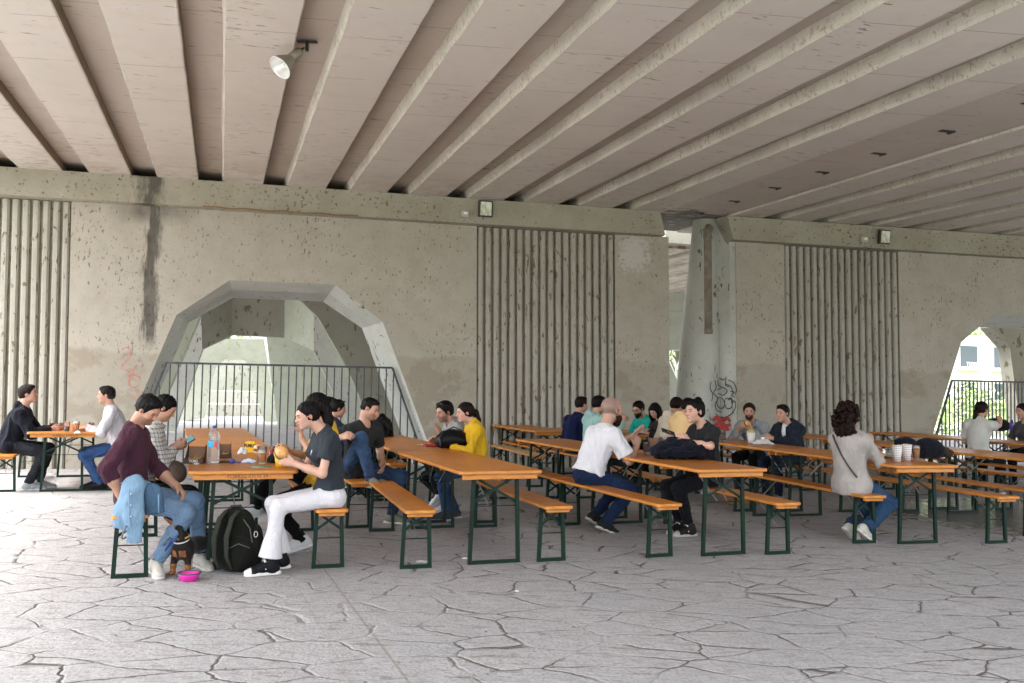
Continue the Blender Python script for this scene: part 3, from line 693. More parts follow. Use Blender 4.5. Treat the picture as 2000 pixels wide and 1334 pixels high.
strokes('black_graffiti', gl, -.03, .022, BLKS, pr)
tr2 = NT('red_paint_blob'); RED2 = tr2.out((.35, .03, .02), .7)
strokes('red_graffiti', [[(1392, 822), (1400, 815), (1410, 822), (1420, 816), (1426, 824)], [(1394, 832), (1406, 826), (1418, 832), (1427, 828)], [(1396, 840), (1410, 834), (1424, 840)]], -.034, .085, RED2, pr)
# ------------------------------------------------------------------ furniture
def wood_mat():
    t = NT('varnished_wood'); g = t.tc.outputs['Object']
    oi = t.n('ShaderNodeObjectInfo'); sh = t.n('ShaderNodeVectorMath', operation='MULTIPLY_ADD'); t.lk(oi.outputs['Random'], sh.inputs[0]); sh.inputs[1].default_value = (7, 9, 3); t.lk(g, sh.inputs[2]); g = sh.outputs[0]
    gr = t.noise(6, t.mp((9, .55, 9), src=g), 5, .6, .8); pl = t.noise(1.1, t.mp((1, .6, 1), src=g), 3, .5); wr = t.noise(4, g, 5, .7); fine = t.noise(60, t.mp((1, .3, 1), src=g), 3, .6)
    c = t.mix(t.ramp(gr, .3, .72), (.56, .205, .022), (.38, .110, .009))
    c = t.mix(t.ramp(pl, .35, .7, (0, 0, 0), (.6, .6, .6)), c, (.46, .135, .010))
    c = t.mix(t.ramp(wr, .60, .74, (0, 0, 0), (.35, .35, .35)), c, (.30, .10, .02))
    c = t.mix(t.ramp(t.noise(17, g, 4, .7), .66, .72, (0, 0, 0), (.45, .45, .45)), c, (.70, .43, .19))
    c = t.mix(t.math('MULTIPLY', t.math('SUBTRACT', oi.outputs['Random'], .30, 0, True), .8), c, (.27, .085, .012))
    return t.out(c, t.math('MULTIPLY_ADD', wr, .25, .28), t.bump(t.math('ADD', gr, fine), .10, .004), Coat_Weight=.12, Coat_Roughness=.3)
WOOD = wood_mat()
tw = NT('wood_edge'); WEDGE = tw.out(tw.mix(tw.ramp(tw.noise(12, tw.mp((1, 1, 5))), .3, .7), (.62, .25, .040), (.40, .135, .020)), .4)
tgm = NT('green_steel'); GREEN = tgm.out(tgm.mix(tgm.ramp(tgm.noise(11), .45, .7), (.0015, .019, .011), (.004, .012, .008)), .42, None, Specular_IOR_Level=.25)
STEEL = NT('bare_steel').out((.35, .35, .34), .35, None, Metallic=.8)
STAMP = NT('stamp_ink').out((.12, .05, .015), .7)
PALE = NT('pale_wood'); PALEW = PALE.out(PALE.mix(PALE.ramp(PALE.noise(6, PALE.mp((8, .6, 8))), .3, .7), (.50, .37, .19), (.38, .26, .12)), .5)

def slab(w, L, t_, z, r_=.035, e=.006):
    """board with rounded corners and eased edges, long axis +y starting at 0"""
    mb = MB(); P = []
    def outline(ins):
        o_ = []
        for cx, cy, a0 in ((w/2-r_, r_, -90), (w/2-r_, L-r_, 0), (-w/2+r_, L-r_, 90), (-w/2+r_, r_, 180)):
            for k_ in range(5):
                a = R(a0+k_*22.5); o_.append((cx+(r_-ins)*math.cos(a), cy+(r_-ins)*math.sin(a)))
        return o_
    n = 20; rings = [(e, z-t_), (0, z-t_+e), (0, z-e), (e*.4, z-e*.25), (e, z)]
    vs = []
    for ins, zz in rings: vs += [(x, y, zz) for x, y in outline(ins)]
    fs = [tuple(range(n))[::-1], tuple(4*n+i for i in range(n))]
    fs += [(i*n+k_, i*n+(k_+1) % n, (i+1)*n+(k_+1) % n, (i+1)*n+k_) for i in range(4) for k_ in range(n)]
    mi = [0]*len(fs)
    mb.add(vs, fs); 
    for i in range(2, len(fs)): mb.mi[i] = 1
    return mb
def frame_mb(wt, wb, h, inset, brace0, brace1, th=.03):
    mb = MB(); y = inset
    for s_ in (-1, 1): mb.bar((s_*wt/2, y, h), (s_*wb/2, y, .0), th, .026, up=(0, 1, 0))
    mb.box((0, y, .014), (wb-th, .03, .028))
    return mb
def brace_mb(wt, wb, h, y, z0, zc, z1, th=.022):
    mb = MB()
    for s_ in (-1, 1):
        mb.bar((s_*wt/2*.97, y-.004*s_, z0), (-s_*wb/2*.97, y-.004*s_, z1), th, .006, up=(0, 1, 0))
    return mb
def make_table(w, mat_top=None):
    root = empty('beer_table', (0, 0, 0)); L = 2.2; H = .77
    o = slab(w, L, .028, H).build('tabletop', [mat_top or WOOD, WEDGE], root)
    for y in (.045, L-.045):
        mb = MB(); mb.box((0, y, H-.028-.021), (w-.075, .03, .042), bev=.003); mb.build('batten', [WEDGE], root)
    for y in (L*.33, L*.67):
        mb = MB(); mb.box((0, y, H-.028-.015), (w-.10, .05, .030), bev=.003); mb.build('batten', [WEDGE], root)
    for y0, sg in ((.16, 1), (L-.16, -1)):
        hh = H-.03
        lf = frame_mb(w*.52, w*.585, hh, y0, 0, 0).build('leg_frame', GREEN, root)
        brace_mb(w*.52, w*.54, hh, y0+.016*sg, hh-.03, 0, .50).build('cross_brace', GREEN, lf)
        mb = MB(); mb.tube([(-w*.27, y0, .47), (w*.27, y0, .47)], .005, 6); mb.build('rod', GREEN, lf)
        for s_ in (-1, 1):
            mb = MB(); mb.bar((s_*.05, y0+.02*sg, .47), (s_*.09, y0+.34*sg, hh), .014, .005, up=(1, 0, 0)); mb.build('stay', STEEL, lf)
    return root
def make_bench(w=.25, mat_top=None):
    root = empty('beer_bench', (0, 0, 0)); L = 2.2; H = .48
    slab(w, L, .028, H, .03).build('seat', [mat_top or WOOD, WEDGE], root)
    for y in (.05, L-.05):
        mb = MB(); mb.box((0, y, H-.028-.014), (w-.05, .035, .028), bev=.003); mb.build('batten', [WEDGE], root)
    for y0, sg in ((.18, 1), (L-.18, -1)):
        hh = H-.03
        lf = frame_mb(.19, .225, hh, y0, 0, 0, .03).build('leg_frame', GREEN, root)
        brace_mb(.185, .20, hh, y0+.014*sg, hh-.02, 0, .30, .02).build('cross_brace', GREEN, lf)
        mb = MB(); mb.tube([(-.1, y0, .235), (.1, y0, .235)], .005, 6); mb.build('rod', GREEN, lf)
        mb = MB(); mb.bar((0, y0+.015*sg, .25), (0, y0+.30*sg, hh), .014, .005, up=(1, 0, 0)); mb.build('stay', STEEL, lf)
    return root
def copy_tree(o, parent=None):
    c = o.copy(); col.objects.link(c)
    if parent is not None: c.parent = parent; c.matrix_parent_inverse.identity()
    for ch in o.children: copy_tree(ch, c)
    return c
_used = {}
def place(kind, key, x, y, ang, label, z=0, tilt=0):
    first = kind not in _used
    if first:
        _used[kind] = dict(table8=lambda: make_table(.82), table7=lambda: make_table(.72), bench=lambda: make_bench(), pale=lambda: make_bench(mat_top=PALEW))[kind]()
    o = _used[kind] if first else copy_tree(_used[kind])
    o.location = (x, y, z); o.rotation_euler = (0, 0, R(ang+random.Random(int(x*131+y*17)).uniform(-.7, .7)))
    if 'table' in kind: tag(o, label, 'table', 'orange folding beer tables in rows')
    else: tag(o, label, 'bench', 'orange folding beer benches beside the tables')
    FUR[key] = (np.array([x, y]), ang); return o
FUR = {}
def ax(ang): return np.array([-math.sin(R(ang)), math.cos(R(ang))])
def nx(ang): return np.array([math.cos(R(ang)), math.sin(R(ang))])
def row(kind, keys, x, y, ang, labels, step=2.235):
    p = np.array([x, y])
    for k_, lb in zip(keys, labels): place(kind, k_, p[0], p[1], ang, lb); p = p+ax(ang)*step
row('table8', ['TA1', 'TA2', 'TA3'], -2.04, 6.93, 20, ['orange table with water bottle and beer where the white trousers woman eats', 'orange table end to end behind the table with the water bottle', 'empty orange table in front of the arch railing behind the bottle'])
row('table8', ['TL'], -5.72, 11.50, 21, ['orange table at far left between the navy hoodie man and the white shirt man'])
row('table7', ['TB1', 'TB2', 'TB3'], -.06, 7.30, 20, ['empty shiny orange table in the middle foreground', 'orange table with the black bag in front of the yellow sweater woman', 'orange table behind the yellow sweater woman by the ribbed wall'])
row('table7', ['TC1', 'TC2'], 1.96, 7.86, 20.5, ['orange table in front of the bald man with the dark jacket lying on it', 'orange table behind the bald man, end to end with the dark jacket table'])
place('table7', 'TC3', 1.75, 13.35, 20, 'orange table shared by the teal shirt man and the hoodie pair')
place('table7', 'TBK', .72, 14.2, 20, 'orange table by the ribbed wall left of the navy sweater back')
row('table7', ['TD1', 'TD2', 'TD3'], 4.03, 8.66, 16, ['orange table with patterned paper cups beside the blazer woman', 'orange table in front of the grey sweater man and the dark jacket man', 'orange table farthest back in the row of the blazer woman'])
row('table7', ['TE1', 'TE2', 'TE3'], 6.16, 9.2, 15, ['orange table shining with window light, near right edge behind the wet bench', 'orange table behind the shining table, second in its row', 'third orange table in the row of the shining table by the right wall'])
row('table7', ['TF1', 'TF2'], 8.05, 11.9, 17, ['orange table in front of the white tee woman at the right', 'orange table behind the white tee woman near the right arch'])
place('table7', 'TF3', 9.7, 12.4, 17, 'orange table at the right edge with the purple bottle')
row('bench', ['BA1L'], -2.72, 6.50, 20, ['bench under the maroon sweater man with the denim jacket over its end'])
row('bench', ['BA2L'], -3.52, 8.70, 20, ['bench left of the second table behind the maroon sweater man'])
row('bench', ['BA1R'], -1.36, 6.98, 20, ['bench under the white trousers woman'])
row('bench', ['BA2R'], -1.46, 8.98, 21, ['bench under the grey tee man turned sideways'])
row('bench', ['BL_L'], -6.36, 11.32, 21, ['bench cut by the left edge under the navy hoodie man'])
row('bench', ['BL_R'], -5.10, 11.72, 21, ['bench under the white shirt man at far left'])
row('bench', ['BB1L'], -.68, 7.02, 16.5, ['empty bench askew left of the empty shiny table in the middle'])
row('bench', ['BB1R'], .42, 7.42, 19, ['empty bench right of the empty shiny table in the middle'])
row('bench', ['BB2R'], -.20, 9.45, 20, ['bench under the yellow sweater woman and the sunglasses man'])
place('pale', 'BP', .42, 13.0, 17, 'pale worn bench in front of the ribbed wall beside the middle table')
row('bench', ['BC1L', 'BC2L'], 1.38, 7.70, 21, ['bench under the bald man in the white tee', 'empty bench behind the bald man, to the left of his bench'])
row('bench', ['BC1R', 'BC2R'], 2.47, 7.93, 20, ['bench under the bun woman, its near end empty', 'bench behind the bun woman farther back in her row'])
row('bench', ['BC3L', 'BC3R'], 1.27, 12.55, 20, ['bench under the navy sweater back and the mint hoodie', 'bench behind it by the wall'], 2.3)
row('bench', ['BC3S'], 2.42, 13.5, 20, ['bench under the teal shirt man and the long haired woman'])
row('bench', ['BD1L', 'BD2L', 'BD3L'], 3.50, 8.60, 16, ['bench under the curly haired blazer woman', 'empty bench left of the grey sweater man table', 'empty bench farthest back on the left of the blazer woman row'])
row('bench', ['BD1R', 'BD2R', 'BD3R'], 4.86, 8.74, 17, ['empty bench beside the puddle right of the paper cup table', 'bench under the grey sweater man and the dark jacket man', 'empty bench behind the dark jacket man'])
row('bench', ['BE1L', 'BE2L', 'BE3L'], 5.52, 9.25, 15, ['empty wet bench standing in the puddle near the right edge', 'empty bench behind the bench in the puddle', 'third bench behind the bench in the puddle'])
row('bench', ['BE1R', 'BE2R'], 6.85, 9.6, 15, ['bench at the right edge beyond the shining table', 'bench behind the shining table near the right arch'])
row('bench', ['BF1L', 'BF2L'], 7.3, 11.6, 17, ['bench under the white tee woman at the right', 'empty bench behind the white tee woman near the right arch'])
row('bench', ['BF1R'], 8.75, 12.1, 17, ['bench right of the table of the white tee woman'])
# ------------------------------------------------------------------ smooth solid modelling (signed distance -> one closed mesh)
def V3(*a): return np.array(a, dtype=np.float64)
def nrm(v): return v/(np.linalg.norm(v)+1e-12)
class SDF:
    def __init__(s): s.ops = []
    def cone(s, a, b, ra, rb, k=.02, cap=0, capa=0, sub=False, fl=None):
        s.ops.append(('c', np.array(a, float), np.array(b, float), ra, rb, k, cap, sub, capa, fl)); return s
    def ell(s, c, r, Rm=None, k=.02, sub=False):
        s.ops.append(('e', np.array(c, float), np.array(r, float), np.eye(3) if Rm is None else Rm, 0, k, 0, sub, 0, None)); return s
    def plane(s, p, n_, c=None, rad=None):     # remove the side n points to (optionally only near c)
        s.ops.append(('p', np.array(p, float), nrm(np.array(n_, float)), c, rad, 0, 0, True, 0, None)); return s
    def bb(s):
        lo = np.full(3, 1e9); hi = -lo
        for o in s.ops:
            if o[7]: continue
            if o[0] == 'c':
                for p, r in ((o[1], o[3]), (o[2], o[4])): lo = np.minimum(lo, p-r); hi = np.maximum(hi, p+r)
            else:
                r = np.sqrt(((o[3]*o[2][None, :])**2).sum(1)); lo = np.minimum(lo, o[1]-r); hi = np.maximum(hi, o[1]+r)
        return lo, hi
    def mesh(s, vox):
        lo, hi = s.bb(); lo = lo-vox*3; hi = hi+vox*3
        n = np.ceil((hi-lo)/vox).astype(int)+1
        D = np.full(tuple(n), .5, np.float32)
        axs = [lo[i]+vox*np.arange(n[i]) for i in range(3)]
        for o in s.ops:
            k = max(o[5], 1e-5)
            if o[0] == 'c': l = np.minimum(o[1]-o[3], o[2]-o[4]); h = np.maximum(o[1]+o[3], o[2]+o[4])
            elif o[0] == 'e': r = np.sqrt(((o[3]*o[2][None, :])**2).sum(1)); l = o[1]-r; h = o[1]+r
            else:
                if o[3] is None: l, h = lo, hi
                else: l = np.array(o[3])-o[4]; h = np.array(o[3])+o[4]
            mg = k+vox*2.5
            i0 = np.clip(np.floor((l-mg-lo)/vox).astype(int), 0, n-1); i1 = np.clip(np.ceil((h+mg-lo)/vox).astype(int)+1, 1, n)
            if (i1 <= i0).any(): continue
            P = np.stack(np.meshgrid(*[axs[i][i0[i]:i1[i]] for i in range(3)], indexing='ij'), -1)
            sl = tuple(slice(i0[i], i1[i]) for i in range(3)); d0 = D[sl]
            if o[0] == 'c':
                a, b, ra, rb = o[1:5]; ab = b-a; L2 = ab@ab+1e-12; q = P-a; t = np.clip((q@ab)/L2, 0, 1)
                w = q-t[..., None]*ab
                if o[9] is not None:      # flattened section: squash along fl[0] by fl[1]
                    f_ = o[9][0]; w = w+(w@f_)[..., None]*f_*(1/o[9][1]-1)
                d = np.linalg.norm(w, axis=-1)-(ra+(rb-ra)*t)
                if o[9] is not None: d = d*o[9][1]**.5
                if o[6]: d = np.maximum(d, (q@ab)/math.sqrt(L2)-math.sqrt(L2)-.0)
                if o[8]: d = np.maximum(d, -(q@ab)/math.sqrt(L2))
            elif o[0] == 'e':
                q = (P-o[1])@o[3]; r = o[2]; k0 = np.linalg.norm(q/r, axis=-1); k1 = np.linalg.norm(q/(r*r), axis=-1)+1e-9; d = k0*(k0-1)/k1
            else: d = -((P-o[1])@o[2])
            if o[7]:
                a_, b_ = -d0, d; h_ = np.maximum(k-np.abs(a_-b_), 0)/k; D[sl] = -(np.minimum(a_, b_)-h_*h_*k*.25)
            else:
                h_ = np.maximum(k-np.abs(d0-d), 0)/k; D[sl] = np.minimum(d0, d)-h_*h_*k*.25
        return surfnet(D, lo, vox)
def surfnet(D, lo, vox):
    S = D < 0; c = np.zeros(tuple(np.array(D.shape)-1), np.int8)
    for i in (0, 1):
        for j in (0, 1):
            for k in (0, 1): c += S[i:D.shape[0]-1+i, j:D.shape[1]-1+j, k:D.shape[2]-1+k]
    m = (c > 0) & (c < 8); I = np.argwhere(m)
    if len(I) == 0: return np.zeros((0, 3)), np.zeros((0, 4), int)
    idx = np.full(m.shape, -1, np.int32); idx[m] = np.arange(len(I))
    cor = [(i, j, k) for i in (0, 1) for j in (0, 1) for k in (0, 1)]
    v = np.stack([D[I[:, 0]+a, I[:, 1]+b, I[:, 2]+c_] for a, b, c_ in cor], 1)
    acc = np.zeros((len(I), 3)); cnt = np.zeros(len(I))
    for a in range(8):
        for b in range(a+1, 8):
            da = np.array(cor[b])-np.array(cor[a])
            if np.abs(da).sum() != 1: continue
            x = (v[:, a] < 0) != (v[:, b] < 0); t = np.where(x, v[:, a]/(v[:, a]-v[:, b]+1e-12), 0)
            acc += x[:, None]*(np.array(cor[a])+t[:, None]*da); cnt += x
    P = lo+vox*(I+acc/cnt[:, None])
    F = []
    for ax_ in range(3):
        o1, o2 = [(1, 2), (2, 0), (0, 1)][ax_]
        s0 = [slice(None)]*3; s1 = [slice(None)]*3; s0[ax_] = slice(0, -1); s1[ax_] = slice(1, None)
        a, b = S[tuple(s0)], S[tuple(s1)]; E_ = np.argwhere(a != b)
        ok = (E_[:, o1] > 0) & (E_[:, o2] > 0) & (E_[:, o1] < m.shape[o1]) & (E_[:, o2] < m.shape[o2]); E_ = E_[ok]
        flip = S[E_[:, 0], E_[:, 1], E_[:, 2]]
        def cell(d1, d2):
            q = E_.copy(); q[:, o1] -= d1; q[:, o2] -= d2; return idx[q[:, 0], q[:, 1], q[:, 2]]
        Q = np.stack([cell(1, 1), cell(0, 1), cell(0, 0), cell(1, 0)], 1)
        Q[~flip] = Q[~flip][:, ::-1]; F.append(Q)
    F = np.concatenate(F); F = F[(F >= 0).all(1)]
    return P, F
def vnormals(P, F):
    n = np.cross(P[F[:, 2]]-P[F[:, 0]], P[F[:, 3]]-P[F[:, 1]]); N = np.zeros_like(P)
    for k in range(4): np.add.at(N, F[:, k], n)
    return N/(np.linalg.norm(N, axis=1, keepdims=True)+1e-9)
def wob(P, seed, f, n=6):
    r_ = np.random.default_rng(seed); o = np.zeros(len(P)); W = P.copy()
    for k in range(3): W[:, k] += .03*np.sin(P[:, (k+1) % 3]*f*.5+seed+k)
    for i in range(n):
        d = nrm(r_.normal(size=3))*f*r_.uniform(.6, 1.6); o += np.sin(W@d+r_.uniform(0, 6.3))
    return o/n**.5
def ridged(P, seed, f, squash=(1, 1, .45)):
    Q = P*np.array(squash); a = wob(Q, seed, f, 5); b = wob(Q, seed+9, f*1.7, 5)
    return (1-np.sqrt(a*a+.10)*1.2)+.4*(1-np.sqrt(b*b+.12)*1.2)-.5
def npmesh(name, P, F, mat, parent, cols=None, smooth=True):
    me = bpy.data.meshes.new(name); me.vertices.add(len(P)); me.vertices.foreach_set('co', P.astype(np.float32).ravel())
    k = F.shape[1]; me.loops.add(len(F)*k); me.loops.foreach_set('vertex_index', F.astype(np.int32).ravel())
    me.polygons.add(len(F)); me.polygons.foreach_set('loop_start', np.arange(0, len(F)*k, k, dtype=np.int32))
    try: me.polygons.foreach_set('loop_total', np.full(len(F), k, np.int32))
    except Exception: pass
    me.update(calc_edges=True); me.validate()
    if cols is not None:
        cols = np.clip(cols, 0, 1); cols = cols*np.clip(.42+cols.mean(axis=1, keepdims=True)*1.6, 0, .76) if mat is not SKINM else cols*np.array([.72, .66, .62])
        at_ = me.color_attributes.new('Col', 'FLOAT_COLOR', 'POINT'); c = np.ones((len(P), 4), np.float32); c[:, :3] = cols; at_.data.foreach_set('color', c.ravel())
    return link(name, me, mat, parent, smooth)

# ------------------------------------------------------------------ people materials
def vc_mat(name, rough=.5, sss=0.0, bumpf=0, bs=.2, bd=.004, sheen=0, squash=(1, 1, 1)):
    t = NT(name); a = t.n('ShaderNodeVertexColor'); a.layer_name = 'Col'; nb = None
    if bumpf: nb = t.bump(t.noise(bumpf, t.mp(squash), 4, .6), bs, bd)
    if bumpf in (130, 160): nb = t.bump(t.noise(11, t.mp((1, 1, .6)), 4, .6, 1.6), .55, .035, nb)
    m_ = t.out(a.outputs[0], rough, nb)
    if sss: t.b.inputs['Subsurface Weight'].default_value = sss; t.b.inputs['Subsurface Radius'].default_value = (.01, .004, .002); t.b.inputs['Subsurface Scale'].default_value = .6
    t.b.inputs['Specular IOR Level'].default_value = .4 if sss else .12
    if sheen: t.b.inputs['Sheen Weight'].default_value = sheen
    return m_
SKINM = vc_mat('skin', .48, .12, 60, .12, .002)
CLOTH = vc_mat('cloth', .9, 0, 130, .25, .002, .04)
DENIM = vc_mat('denim', .9, 0, 160, .35, .003, .03)
LEATH = vc_mat('leather', .38, 0, 40, .3, .002)
HAIRM = vc_mat('hair', .55, 0, 90, .8, .006, 0, (1, 1, .25))
SHOEM = vc_mat('shoe_material', .6, 0, 120, .2, .001)
RUB = NT('sole_rubber').out((.78, .77, .73), .55); LACE = NT('laces').out((.82, .82, .80), .7)

def RY(a): c, s_ = math.cos(a), math.sin(a); return np.array([[c, 0, s_], [0, 1, 0], [-s_, 0, c]])
def RZ(a): c, s_ = math.cos(a), math.sin(a); return np.array([[c, -s_, 0], [s_, c, 0], [0, 0, 1]])
def RX(a): c, s_ = math.cos(a), math.sin(a); return np.array([[1, 0, 0], [0, c, -s_], [0, s_, c]])
def ik(a, c, l1, l2, pole):
    d = c-a; L = np.linalg.norm(d); L_ = min(L, (l1+l2)*.995); dn = d/(L+1e-9); c = a+dn*L_
    x = (l1*l1-l2*l2+L_*L_)/(2*L_); h = math.sqrt(max(l1*l1-x*x, 0)); pv = pole-a; pv = pv-dn*(pv@dn); pv = nrm(pv)
    return a+dn*x+pv*h, c

def person(key, bench, px, head_to, label, group='people sitting at the beer tables', face=1, turn=0, off=0, S=1.0, sex='m', vox=.007, skin=(.60, .36, .26),
           neck=None, head=None, hy=0, hp=10, hr=0, rh=None, lh=None, re=None, le=None, rk=None, lk=None, ra=None, la=None, rhd={}, lhd={},
           top=None, pants=None, hair=None, shoes=None, beard=None, stub=0, glasses=None, bulk=1.0, twist=0, fdir=(0, 0), fpit=(0, 0), wid=1.0, seat=.48, slouch=0, world=None, a=None, hk=1.0):
    # ---- where: slide along the bench until the pelvis stands on the wanted pixel column
    if world is None:
        o_, ang = FUR[bench]; best = None
        for a_ in np.linspace(-.3, 2.6, 146):
            p = o_+ax(ang)*a_; q = V3(p[0], p[1], .58)-CAM; X_ = 1000+FPX*(q@_r)/(q@_F)
            if best is None or abs(X_-px) < best[0]: best = (abs(X_-px), a_)
        if a is not None: best = (0, a)
        p = o_+ax(ang)*best[1]+nx(ang)*off; hd = R(ang)+(0 if face > 0 else math.pi)+R(turn)
    else: p = np.array(world[:2]); hd = R(world[2]); best = (0, 0)
    root = empty('person', (p[0], p[1], 0), hd, label, 'person', group); fx = V3(math.cos(hd), math.sin(hd), 0); fy = V3(-math.sin(hd), math.cos(hd), 0); org = V3(p[0], p[1], 0)
    def J(t):        # ('l',x,y,z) local, or (px,py,lat) pixel on the vertical plane lat to the left of the person
        if t is None: return None
        if t[0] == 'l': return V3(*t[1:])
        d = ray(t[0], t[1]); o2 = org+fy*t[2]; s_ = ((o2-CAM)@fy)/(d@fy); P = CAM+d*s_-org; return V3(P@fx, P@fy, P[2])
    f = sex == 'f'
    P0_ = V3(0, 0, seat+.095); N = J(neck) if neck is not None else P0_+V3(.06, 0, .50*S)
    N[1] = np.clip(N[1], -.15, .15); tl = np.linalg.norm(N-P0_); TL = np.clip(tl, .42*S, .54*S); N = P0_+(N-P0_)/tl*TL
    up = nrm(N-P0_); fw = nrm(V3(1, 0, 0)-up*up[0]); lf = np.cross(up, fw)
    tw = R(twist); lsh = nrm(lf*math.cos(tw)-fw*math.sin(tw)); fsh = np.cross(lsh, up)
    H = J(head) if head is not None else N+V3(.04, 0, .19)
    hdv = H-N; hl = np.linalg.norm(hdv); hv = nrm(hdv); H = N+hv*np.clip(hl, .165*S, .20*S)
    Rh = RZ(R(hy))@RY(R(hp))@RX(R(hr)); hs = S*(.96 if f else 1.0)*.95*hk
    def hp_(x, y, z): return H+Rh@(V3(x, y, z)*hs)
    sw = (.155 if f else .180)*S*wid; shc = N-up*.055*S+fw*.0
    SH = {'l': shc+lsh*sw, 'r': shc-lsh*sw}; UA, FA = .285*S, .25*S
    mid = P0_+(N-P0_)*.5+fw*(-.02-slouch)
    HP = {'l': P0_+V3(0, .085*S, -.01), 'r': P0_+V3(0, -.085*S, -.01)}; TH_, SN = .43*S, .42*S
    rh_ = J(rh); lh_ = J(lh); hands = {}
    if rh_ is None: rh_ = V3(.30, -.12, seat+.20)
    if lh_ is None: lh_ = V3(.30, .12, seat+.20)
    out = {}
    for sd_, hnd, e_, s_ in (('r', rh_, re, -1), ('l', lh_, le, 1)):
        pole = J(e_) if e_ is not None else SH[sd_]+V3(-.05, s_*.22, -.30)
        el, wr = ik(SH[sd_], hnd, UA, FA, pole); out[sd_] = (el, wr)
    legs = {}
    for sd_, kn, an, s_ in (('r', rk, ra, -1), ('l', lk, la, 1)):
        A_ = J(an) if an is not None else V3(.38, s_*.11, .10); Kp = J(kn) if kn is not None else V3(.45, s_*.13, .62)
        if fpit[0 if sd_ == 'r' else 1] == 0 and A_[2] < .30: A_[2] = .10
        kk, aa = ik(HP[sd_], A_, TH_, SN, Kp); legs[sd_] = (kk, aa)
    # ---- body: one closed surface
    B = SDF(); bk = bulk
    def torso(Q, inf, k=.05, hem=None):
        w = (.90 if f else 1.0)*wid
        Q.ell(P0_+up*.00, V3(.118, .165*(1.04 if f else 1), .125)*S*V3(bk, 1, 1)+inf+(.008 if inf > 0 else 0), np.stack([fw, lf, up], 1), k)
        Q.ell(mid-up*.06*S, V3(.100*bk, .135*w, .14)*S+inf, np.stack([fw, lf, up], 1), k)
        Q.ell(P0_+(N-P0_)*.70-fw*(.005+slouch*.7), V3(.108*bk, .152*w, .165)*S+inf, np.stack([fsh, lsh, up], 1), k)
        Q.cone(SH['l']*.9+shc*.1-up*.012, SH['r']*.9+shc*.1-up*.012, .052*S+inf, .052*S+inf, k)
        Q.cone(N+up*.01*S, SH['l']*.75+shc*.25, .045*S+inf*.6, .047*S+inf, .04); Q.cone(N+up*.01*S, SH['r']*.75+shc*.25, .045*S+inf*.6, .047*S+inf, .04)
        if f:
            for s_ in (-1, 1): Q.ell(P0_+(N-P0_)*.66+fsh*.085*S+lsh*s_*.065*S, V3(.05, .058, .058)*S+inf, None, .04)
    torso(B, -.012)
    B.cone(N-fw*.005-up*.02, H+Rh@V3(-.025, 0, -.05)*hs, (.050 if f else .058)*S, (.048 if f else .056)*S, .03)
    h_ = lambda c, r, k=.015, sub=False, Rr=None: B.ell(hp_(*c), V3(*r)*hs, Rh if Rr is None else Rh@Rr, k, sub)
    h_((-.012, 0, .033), (.098, .076, .084)); h_((.035, 0, -.01), (.060, .062, .085), .03); h_((.030, 0, -.07), (.056, .052, .040), .03)
    h_((.072, 0, -.096), (.020, .022, .017), .02); h_((.078, 0, .028), (.018, .050, .014), .02)
    h_((.062, .036, -.025), (.022, .020, .022), .025); h_((.062, -.036, -.025), (.022, .020, .022), .025)
    for s_ in (-1, 1):
        h_((.100, s_*.031, .006), (.014, .017, .010), .012, True); h_((.083, s_*.031, .004), (.012, .014, .010), .004)
    B.cone(hp_(.090, 0, .012), hp_(.114, 0, -.026), .008*hs, .011*hs, .010); h_((.104, .011, -.030), (.010, .008, .007), .006); h_((.104, -.011, -.030), (.010, .008, .007), .006)
    h_((.090, 0, -.054), (.013, .022, .007), .006); h_((.087, 0, -.066), (.013, .019, .008), .006)
    for s_ in (-1, 1):
        E_ = RZ(s_*.35)@RY(-.15); h_((-.008, s_*.080, -.004), (.018, .007, .031), .006, False, E_); h_((-.003, s_*.086, .0), (.009, .006, .017), .004, True, E_)
    for sd_ in 'rl':
        el, wr = out[sd_]; r1, r2, r3 = ((.038, .033, .022) if f else (.047, .040, .028)); r1 *= bk**.5
        B.cone(SH[sd_], el, r1*S, r2*S, .03); B.cone(el, el+(wr-el)*.45, r2*S, (r2*1.02)*S, .02); B.cone(el+(wr-el)*.45, wr, r2*.98*S, r3*S, .02)
        kk, aa = legs[sd_]; B.cone(HP[sd_], kk, .068*S, .050*S, .03); B.cone(kk, aa, .050*S, .034*S, .03)
        fd = R((fdir[0] if sd_ == 'r' else fdir[1])); B.cone(aa, aa+V3(.07*math.cos(fd), .07*math.sin(fd), -.055), .030, .020, .02)
        # hand
        hd_ = rhd if sd_ == 'r' else lhd; s_ = -1 if sd_ == 'r' else 1
        d = nrm(np.array(hd_.get('d', wr-el), float)); pn = np.array(hd_.get('n', (0, -s_*.9, -.5)), float); pn = nrm(pn-d*(pn@d)); th = np.cross(d, pn)*(1 if sd_ == 'r' else -1)
        cu = hd_.get('curl', .45); hz = S*(.92 if f else 1.0)
        Bm = np.stack([d, th, pn], 1)
        B.ell(wr+d*.050*hz, V3(.050, .038, .017)*hz, Bm, .012); B.cone(wr-d*.02, wr+d*.02*hz, r3*S, .024*hz, .02)
        for i, (o_, ln) in enumerate(((.029, .072), (.010, .080), (-.009, .075), (-.027, .060))):
            b0 = wr+d*(.083-.004*abs(i-1.2))*hz+th*o_*hz; cc = cu*(1+.12*i); dd = d+th*o_*2.2*(1-cu); dd = nrm(dd)
            a1, a2, a3 = cc*.9, cc*2.0, cc*2.8
            q1 = b0+(dd*math.cos(a1)+pn*math.sin(a1))*ln*.46*hz; q2 = q1+(dd*math.cos(a2)+pn*math.sin(a2))*ln*.32*hz; q3 = q2+(dd*math.cos(a3)+pn*math.sin(a3))*ln*.24*hz
